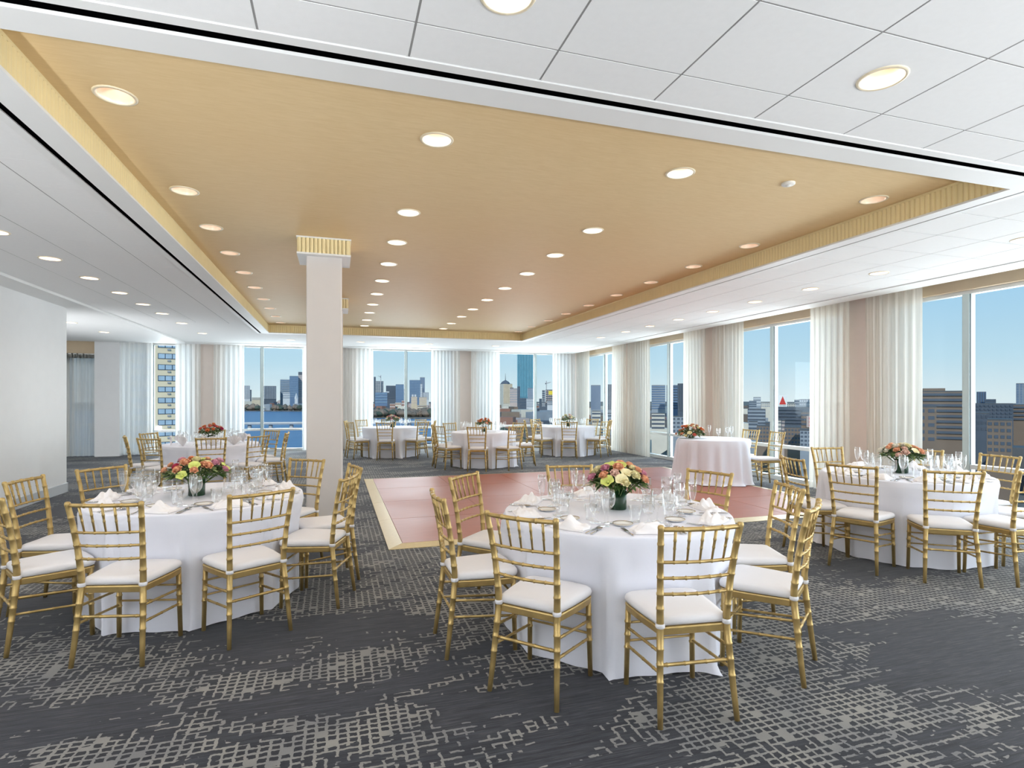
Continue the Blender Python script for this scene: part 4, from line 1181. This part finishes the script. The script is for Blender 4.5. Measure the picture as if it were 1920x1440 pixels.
# cream apartment tower close by
o = empty('apartment_tower', (*place(330, 150, 18)[:2], GZ), place(330, 150, 18)[2] + 0.10); tag(o, 'cream apartment tower with rows of windows behind the alcove window', 'building')
MB().box(-14, 0.4, -9, 9, 0, 62).build('walls', 'cream_wall', o)
MB().box(-14.2, 0.6, -9.2, 9.2, 62, 63).build('roof', 'roof_dark', o)
fr_m = MB().box(-2.45, 2.45, -0.10, 0.2, 0, 1.45).mesh('window_frame', 'band_dark'); pn_m = MB().box(-0.70, 0.70, -0.16, -0.09, 0.14, 1.30).mesh('pane', 'pane_sky'); ac_m = MB().box(-0.35, 0.35, -0.30, 0.1, -0.62, -0.22).mesh('air_conditioner', 'steel')
for c in (-2.55, -8.4):
    for k in range(20):
        wv = link('window_frame', fr_m, o, (c, -9, 1.2 + 2.9 * k))
        for q in (-1.6, 0.0, 1.6): link('pane', pn_m, wv, (q, 0, 0))
        link('air_conditioner', ac_m, wv)

# over the river, seen beside the column
building(455, 468, 723.5, 2150, 'white slab block at the curtain edge of the river view', 'tower_white', 'ribs', n=5, bm='tower_grey', vb=748)
building(469, 471.5, 731, 2138, 'slim dark block beside the white slab across the river', 'tower_dark', 'bands', n=5, vb=748, depth=8)
building(493, 517, 724, 2180, 'dark ribbed tower across the river', 'tower_dark', 'ribs', n=9, bm='tower_grey', vb=748)
building(526, 543.5, 712, 2250, 'broad pale grey office tower across the river', 'tower_grey', 'bands', n=10, bm='band_blue', vb=745)
building(543.5, 559, 705.5, 2200, 'flat blue office tower across the river', 'tower_blue', 'bands', n=12, bm='band_blue', vb=745)
building(559.5, 569, 703, 2240, 'pinkish tower with dark crown beside the column', 'tower_pink', 'grid', n=10, bm='tower_grey', vb=745, cols=3, top=[(0.0, 0.95, 12, 'tower_dark')])
building(531, 543, 736, 2080, 'low white block at the foot of the grey tower', 'tower_white', 'bands', n=3, bm='tower_grey', vb=748)
o = empty('church_steeple', (*place(555.5, 2040)[:2], GZ)); tag(o, 'small white church steeple across the river', 'steeple')
MB().box(-5, 5, -5, 5, 0, 42).build('belfry', 'tower_white', o); MB().lathe([(6.5, 42), (0.3, 62)], 4, cap1=True).build('spire', 'tower_white', o)
building(473, 490, 745.5, 2100, 'long low block behind the river trees', 'tower_beige', 'bands', n=2, bm='tower_grey', vb=750, depth=12)
# downtown, centre window
building(701, 704.5, 707, 1900, 'dark edge tower next to the construction frame', 'tower_dark', 'bands', n=8, vb=745)
o = building(704, 719, 715, 1880, 'high-rise under construction with open floors', 'steel', 'grid', n=7, bm='band_dark', vb=735, cols=5)
for nm_, u, v0, v1, ub, lb in (('tower_crane', 714, 716, 703, 710, 'crane above the unfinished high-rise'), ('tower_crane', 986.5, 735, 699, 982, 'crane in front of the tall glass tower'), ('tower_crane', 1024.5, 740, 714, 1031, 'crane beside the yellow banner building')):
    d = 1870 if u < 900 else 1300; x, y, rz = place(u, d); zt = zat(v1, d); o = empty(nm_, (x, y, GZ), rz); tag(o, lb, 'crane'); claim(x, y, 3.0)
    MB().box(-1.0, 1.0, -1.0, 1.0, 0, zt - GZ).build('mast', 'steel', o); L = (ub - u) * d / F_PX
    MB().tube([((0, 0, zt - GZ - 6), 1.0), ((L * 1.3, 0, zt - GZ - 3), 0.6)], 5).build('jib', 'steel', o); MB().box(-abs(L) * 0.35, 0, -1, 1, zt - GZ - 8, zt - GZ - 5).build('counterweight', 'tower_dark', o)
building(703.5, 726, 736, 1500, 'wide blue-grey slab by the water', 'tower_blue', 'bands', n=4, bm='band_blue', vb=757, top=[(0.85, 1.15, 3, 'tower_white')])
building(724, 742, 723.5, 1800, 'dark blue office block in the downtown view', 'slate', 'bands', n=7, bm='band_dark', vb=748)
building(742, 757, 721, 1770, 'blue glass office block touching the mullion', 'tower_blue', 'grid', n=9, bm='band_blue', vb=748, cols=6)
building(757.5, 761, 730, 1790, 'narrow pale block behind the downtown mullion', 'tower_beige', 'grid', n=7, bm='tower_grey', vb=748, cols=2)
building(768, 788, 713, 1850, 'broad blue tower right after the mullion'.replace('right ', ''), 'tower_blue', 'bands', n=11, bm='band_blue', vb=746)
building(787.5, 796.5, 708, 1900, 'slim tallest blue tower of the downtown view', 'tower_grey', 'ribs', n=4, bm='tower_blue', vb=746)
building(788, 792, 720, 1780, 'pale gridded tower in front of the slim blue one', 'tower_white', 'grid', n=8, bm='tower_grey', vb=746, cols=3)
building(793, 804, 736, 1760, 'white block at the curtain edge of downtown', 'tower_white', 'ribs', n=4, bm='tower_grey', vb=750)
building(771, 782, 744, 1500, 'beige block with twin domes below the blue tower', 'tower_beige', 'grid', n=3, bm='tower_pink', vb=758, cols=4, top=[(0.1, 0.4, 6, 'tower_white'), (0.55, 0.85, 6, 'tower_white')])
building(786, 800, 745, 1480, 'larger beige block below the slim tower', 'tower_beige', 'grid', n=3, bm='tower_pink', vb=758, cols=5)
building(731, 741, 757, 1400, 'pink brick row at the river bank', 'tower_pink', 'bands', n=2, bm='brick_red', vb=768)
building(741, 752, 755, 1425, 'pale row house block at the river bank', 'stone_pale', 'grid', n=2, bm='brick_red', vb=766, cols=4)
building(753, 760, 751, 1370, 'tall pink brick house beside the mullion', 'tower_pink', 'bands', n=3, bm='brick_red', vb=768, depth=8)
building(783, 800, 760, 1350, 'low cream block at the river bank', 'stone_pale', 'bands', n=2, bm='brick_brown', vb=768)
# window with the glass tower
o = building(938, 957.5, 720, 1250, 'stone tower with pointed roof and mast', 'stone_pale', 'ribs', n=8, bm='tower_beige', vb=756, tw=0.5, depth=22)
H = zat(720, 1250) - GZ
MB().lathe([(13, H), (9, H + 5), (1.2, H + 9)], 4, cap1=True).build('pointed_roof', 'slate', o); MB().tube([((0, 0, H + 8), 0.9), ((0, 0, H + 24), 0.2)], 5).build('mast', 'slate', o)
building(956, 970, 728.5, 1200, 'light brick tower stepping down beside the pointed one', 'tower_pink', 'grid', n=6, bm='tower_grey', vb=756, cols=5, top=[(0.0, 0.5, 2, 'slate')])
o = building(971, 1003, 588, 1100, 'very tall sky-blue glass tower', 'tower_glass', 'ribs', n=10, bm='tower_teal', vb=744, tw=-0.35, depth=14)
building(970, 975, 725, 1050, 'narrow dark block in front of the glass tower', 'slate', 'bands', n=8, vb=757)
building(975, 987, 747, 980, 'low dark block at the foot of the glass tower', 'slate', 'bands', n=3, vb=762)
building(989, 1001, 728, 1020, 'grey tower before the glass tower', 'tower_grey', 'grid', n=8, bm='tower_blue', vb=752, cols=5)
building(987, 1003, 748, 930, 'pale banded hotel block near the mullion', 'tower_white', 'bands', n=5, bm='tower_grey', vb=764)
building(1011, 1016, 748, 900, 'small dark tower past the mullion', 'slate', 'bands', n=4, vb=758)
building(1016.5, 1022, 732, 1150, 'grey office tower past the mullion', 'tower_grey', 'bands', n=6, vb=756)
o = building(1023, 1040, 731, 1100, 'dark unfinished tower with yellow banner', 'tower_dark', 'grid', n=6, bm='tower_pink', vb=756, cols=5)
MB().box(-3, 8.5, -8.3, -7.6, zat(740, 1100) - GZ, zat(733, 1100) - GZ).build('banner', 'sign_yellow', o)
building(1026, 1040, 752, 860, 'white block below the unfinished tower', 'tower_white', 'bands', n=3, vb=760)
# street wall: slabs and the sign
building(1108, 1126, 723, 620, 'grey concrete tower in the window closest to the corner', 'tower_grey', 'ribs', n=9, bm='tower_blue', vb=768)
building(1134, 1160, 721.5, 640, 'second grey tower between corner window mullion and curtain', 'tower_grey', 'ribs', n=9, bm='tower_dark', vb=768)
building(1222, 1247, 723, 560, 'grey slab at the second street window', 'tower_grey', 'bands', n=10, bm='tower_blue', vb=768)
building(1250, 1270, 723, 520, 'bluish slab before the dark tower', 'tower_blue', 'bands', n=9, bm='band_dark', vb=768)
building(1271, 1300, 720, 480, 'dark tower block at the second street window', 'tower_dark', 'ribs', n=8, bm='slate', vb=770)
building(1405, 1418, 752, 900, 'flat roofed hospital block on the skyline', 'tower_grey', 'bands', n=3, vb=764)
building(1413, 1426, 745, 1200, 'rounded pale block on the skyline', 'tower_grey', 'bands', n=3, bm='tower_white', vb=762)
building(1428, 1446, 755, 800, 'low pale block behind the street mullion', 'stone_pale', 'grid', n=2, bm='tower_grey', vb=764, cols=6)
building(1403, 1434, 768, 420, 'wide grey roofed block beside the small table', 'slate', 'bands', n=5, bm='tower_grey', vb=800)
building(1456, 1532, 765, 420, 'long dark blue block below the red triangle sign', 'slate', 'bands', n=5, bm='tower_dark', vb=796, depth=30)
building(1490, 1502, 750, 1150, 'grey block left on the skyline ridge'.replace('left ', ''), 'tower_grey', 'bands', n=2, vb=760)
building(1500, 1522, 749, 1100, 'wide grey institution on the skyline ridge', 'tower_grey', 'grid', n=2, bm='tower_white', vb=762, cols=6)
building(1520, 1536, 747, 1080, 'white-striped block on the skyline ridge', 'tower_white', 'ribs', n=4, bm='slate', vb=762)
building(1472, 1490, 757, 900, 'pale low block beside the triangle sign', 'stone_pale', 'grid', n=2, bm='slate', vb=764, cols=5)
o = building(1504, 1532, 774, 330, 'brick theatre block with red letters on a pale wall', 'brick_brown', 'bands', n=3, bm='slate', vb=800, depth=14, top=[(0.05, 0.6, 1.2, 'slate')])
Ht = zat(774, 330) - GZ
MB().box(-1.6, 2.0, -7.5, -6.98, Ht - 8.5, Ht - 1.8).build('pale_panel', 'tower_pink', o)
for k in range(3):
    MB().box(-0.3, 0.75, -7.6, -7.45, Ht - 4.0 - 2.0 * k, Ht - 2.7 - 2.0 * k).build('red_mark', 'sign_red', o)
# triangle sign on its roof
x, y, rz = place(1467.5, 600); zs = zat(762.5, 600)
o = empty('rooftop_sign', (x, y, zs), rz + 0.06); tag(o, 'white rooftop sign with a red triangle seen through the street window', 'sign')
sw, sh = 8.6, 12.2
MB().box(-sw / 2, sw / 2, -0.3, 0.6, 0, sh).build('sign_board', 'sign_white', o)
MB().box(-sw / 2 - 0.5, -sw / 2, -0.2, 0.7, -1.5, sh + 0.2).build('side_panel', 'slate', o)
for sx_ in (-3, 3): MB().box(sx_ - 0.25, sx_ + 0.25, 0.1, 0.5, -8, 0).build('sign_post', 'steel', o)
b = MB(); tb, tt = 2.35, 11.2
b.v = [(-3.3, -0.34, tb), (3.3, -0.34, tb), (0, -0.34, tt), (-3.3, -0.55, tb), (3.3, -0.55, tb), (0, -0.55, tt)]
for q in ((0, 2, 1), (3, 4, 5), (0, 1, 4, 3), (1, 2, 5, 4), (2, 0, 3, 5)): b.face(q)
b.build('red_triangle', 'sign_red', o)
tcu = bpy.data.curves.new('sign_lettering', 'FONT'); tcu.body = 'CITGO'; tcu.size = 1.9; tcu.align_x = 'CENTER'; tcu.extrude = 0.08; tcu.materials.append(M['band_dark'])
tmp = bpy.data.objects.new('lettering_curve', tcu); COL.objects.link(tmp); bpy.context.view_layer.update()
tme = bpy.data.meshes.new_from_object(tmp.evaluated_get(bpy.context.evaluated_depsgraph_get())); bpy.data.objects.remove(tmp)
tl = link('sign_lettering', tme, o, (0, -0.36, 0.55)); tl.rotation_euler = (math.pi / 2, 0, 0)
building(1455, 1481, 764, 602, 'dark block carrying the triangle sign', 'slate', 'bands', n=4, bm='tower_dark', vb=790, depth=24)
# window beside the street-window table
o = building(1728, 1803, 735, 230, 'brown office block with many window rows beyond the street-window table', 'brick_brown', 'bands', n=9, bm='slate', vb=826, depth=22, tw=0.06, top=[(0.1, 0.55, 1.6, 'brick_brown')])
building(1722, 1752, 764, 215, 'plain brown wing in front of the office block', 'brick_brown', 'grid', n=5, bm='slate', vb=830, cols=2, depth=8)
building(1833, 1847, 735, 900, 'slim grey tower on the street horizon', 'tower_blue', 'ribs', n=4, bm='slate', vb=758)
building(1849, 1865, 749, 880, 'squat grey block beside the slim tower', 'slate', 'bands', n=2, vb=758)
building(1910, 1940, 719.5, 500, 'tall grey block at the picture edge', 'tower_grey', 'grid', n=12, bm='tower_blue', vb=757, cols=6)
building(1816, 1888, 758, 330, 'long dark rowhouse block past the wide mullion', 'slate', 'grid', n=4, bm='tower_dark', vb=785, cols=12, depth=24)
building(1888, 1960, 760, 340, 'dark block running out of the picture', 'brick_brown', 'bands', n=4, bm='slate', vb=790, depth=24)
building(1856, 1892, 789, 170, 'brown brick house standing low below the window', 'brick_brown', 'grid', n=5, bm='slate', vb=850, cols=4, depth=12)
building(1818, 1850, 776, 260, 'dark roofed house next to the brown brick house', 'slate', 'grid', n=3, bm='tower_dark', vb=810, cols=5, depth=14)

# nearer roofs and houses below the street windows
for (u0, u1, vt, d, m, st, lb) in ((1455, 1464, 789, 252, 'stone_pale', 'grid', 'small white house below the dark blue block'), (1466, 1471, 790, 222, 'tower_pink', 'grid', 'small pink house next to the white one'),
                                   (1472, 1500, 803, 190, 'brick_brown', 'grid', 'brown row house behind the chair beside the small table'), (1502, 1534, 808, 180, 'tower_grey', 'grid', 'grey row house below the theatre block'),
                                   (1404, 1420, 792, 240, 'tower_grey', 'bands', 'grey house behind the small table chair'), (1420, 1446, 800, 210, 'brick_brown', 'grid', 'brown house at the street mullion'),
                                   (1222, 1246, 776, 330, 'stone_pale', 'bands', 'pale low block in the second street window'), (1252, 1292, 782, 280, 'tower_grey', 'grid', 'grey low block before the dark tower'),
                                   (1110, 1126, 772, 360, 'stone_pale', 'bands', 'pale low block in the corner window'), (1136, 1158, 776, 330, 'tower_grey', 'bands', 'grey low block past the corner mullion')):
    building(u0, u1, vt, d, lb, m, st, n=4, bm='slate', vb=vt + 30, cols=5, depth=5)

# dense low rooftops too small to count
def fabric(name, regions, mats_, lab, seed):
    r = random.Random(seed); b = MB()
    for (u0, u1, d0, d1, n, s0, s1, h0, h1) in regions:
        for _ in range(n):
            u = r.uniform(u0, u1); d = math.sqrt(r.uniform(d0 * d0, d1 * d1)); p = pix(u, d); wq, lq, h = r.uniform(s0, s1), r.uniform(s0, s1), r.uniform(h0, h1)
            if occupied(p.x, p.y, math.hypot(wq, lq) / 2 * 0.95): continue
            b.cur = r.randrange(len(mats_)); i = len(b.v); b.box(-wq / 2, wq / 2, -lq / 2, lq / 2, GZ - 1, GZ + h)
            a = r.uniform(0, 1.5); ca, sa = math.cos(a), math.sin(a)
            for k in range(i, i + 8): X, Y, Z = b.v[k]; b.v[k] = (p.x + X * ca - Y * sa, p.y + X * sa + Y * ca, Z)
    o = b.build(name, mats_); o['kind'] = 'stuff'; tag(o, lab, 'rooftops'); return o


fabric('rooftops', [(440, 585, 1960, 2900, 520, 8, 30, 5, 34), (690, 830, 1300, 2300, 420, 8, 28, 5, 26), (925, 1060, 560, 1900, 560, 8, 26, 5, 28)],
       ['tower_pink', 'brick_red', 'stone_pale', 'slate', 'tower_grey', 'brick_brown'], 'crowded low rooftops across the river', 41)
fabric('street_rooftops', [(1060, 1330, 260, 1700, 420, 9, 28, 6, 26), (1330, 1560, 240, 2200, 520, 9, 28, 5, 24), (1680, 2100, 200, 2000, 520, 9, 28, 5, 24)],
       ['slate', 'brick_brown', 'brick_red', 'tower_grey', 'roof_dark', 'stone_pale'], 'crowded low rooftops along the street side', 42)


def woods(name, regions, m, lab, seed):
    r = random.Random(seed); b = MB()
    for (u0, u1, d0, d1, n, s0, s1) in regions:
        for _ in range(n):
            u = r.uniform(u0, u1); d = r.uniform(d0, d1); p = pix(u, d); s_ = r.uniform(s0, s1); b.cur = r.randrange(len(m)); hh = r.uniform(0.7, 1.1)
            if occupied(p.x, p.y, s_ * 1.22, False): continue
            prof = [(0.12, 0.0), (0.5, 0.35), (0.95, 0.7), (1.0, 1.05), (0.7, 1.5), (0.15, 1.85)]
            j = [r.uniform(0.75, 1.2) for _ in range(6)]
            b.rings([[(p.x + s_ * q * j[(k + i) % 6] * math.cos(k * 1.0472 + i), p.y + s_ * q * j[(k + i) % 6] * math.sin(k * 1.0472 + i), GZ + s_ * z * hh) for k in range(6)] for i, (q, z) in enumerate(prof)], False, True)
    o = b.build(name, m); o['kind'] = 'stuff'; tag(o, lab, 'trees'); return o


woods('far_woods', [(440, 585, 1940, 2000, 120, 8, 13), (695, 830, 1245, 1300, 90, 7, 11), (925, 1060, 380, 620, 240, 5, 9)], ['bare_tree', 'brick_brown', 'evergreen'], 'bare trees along the far river bank', 51)
woods('street_woods', [(1060, 1330, 90, 330, 260, 3, 6), (1330, 1560, 60, 260, 300, 2.5, 5), (1700, 2100, 60, 180, 160, 2.5, 5)], ['bare_tree', 'evergreen', 'bark'], 'bare street trees below the windows', 52)

# river bridge with piers
A, B = Vector((*pp(-60, 720), 0)), Vector((*pp(905, 870), 0)); L = (B - A).length; rz = math.atan2(B.y - A.y, B.x - A.x)
o = empty('river_bridge', (A.x, A.y, -40.5), rz); tag(o, 'low pale road bridge crossing the river', 'bridge')
MB().box(0, L, -6, 6, 7.2, 8.6).build('deck', 'deck_pale', o); MB().box(0, L, -6.2, -5.9, 8.6, 9.5).build('railing', 'deck_pale', o); MB().box(0, L, -5.5, 5.5, 5.6, 7.2).build('girder', 'tower_grey', o)
n = int(L / 27); pm = MB(); pm.lathe([(3.0, -0.5), (2.6, 4.6), (2.2, 5.6)], 10, cap1=True); pm = pm.mesh('bridge_pier', 'pier_stone', True)
for k in range(1, n): link('bridge_pier', pm, o, (L * k / n, 0, 0))

# road and parked cars below the street windows
slab('street', [pp(1740, 120), pp(1740, 150), pp(2050, 150), pp(2050, 120)], GZ, GZ + 0.15, 'asphalt', 'street below the street-window table view')
cm = MB(); cm.rings([[(x, y * 0.85, z) for x in (0,)] for y, z in ()]) if False else None
body = MB().box(-2.1, 2.1, -0.9, 0.9, 0.3, 0.95).mesh('car_body', 'car_white'); body_d = MB().box(-2.1, 2.1, -0.9, 0.9, 0.3, 0.95).mesh('car_body', 'car_dark')
cb = MB(); cb.rings([[(-1.3, -0.8, 0.95), (1.0, -0.8, 0.95), (1.0, 0.8, 0.95), (-1.3, 0.8, 0.95)], [(-0.9, -0.65, 1.5), (0.5, -0.65, 1.5), (0.5, 0.65, 1.5), (-0.9, 0.65, 1.5)]]); cab = cb.mesh('car_cabin', 'car_dark')
wm = MB().tube([((0, -0.95, 0), 0.33), ((0, -0.70, 0), 0.33)], 10).mesh('wheel', 'screen_black')
for k in range(12):
    u = 1744 + 14.5 * k if k < 5 else 1818 + 13.5 * (k - 5); x, y, rz = place(u, 196 if k < 5 else 205); c = empty('parked_car', (x, y, GZ), rz + math.pi / 2); tag(c, f"{'white' if k % 3 else 'dark'} car far below the street window, {ordinal(k) if k < 5 else ordinal(k - 5)} in the {'office block row' if k < 5 else 'row past the mullion'}", 'car', 'cars parked below the street window')
    link('car_body', body if k % 3 else body_d, c); link('car_cabin', cab, c)
    for qx in (-1.3, 1.3):
        for qy in (0, 1.65): link('wheel', wm, c, (qx, qy, 0.33))
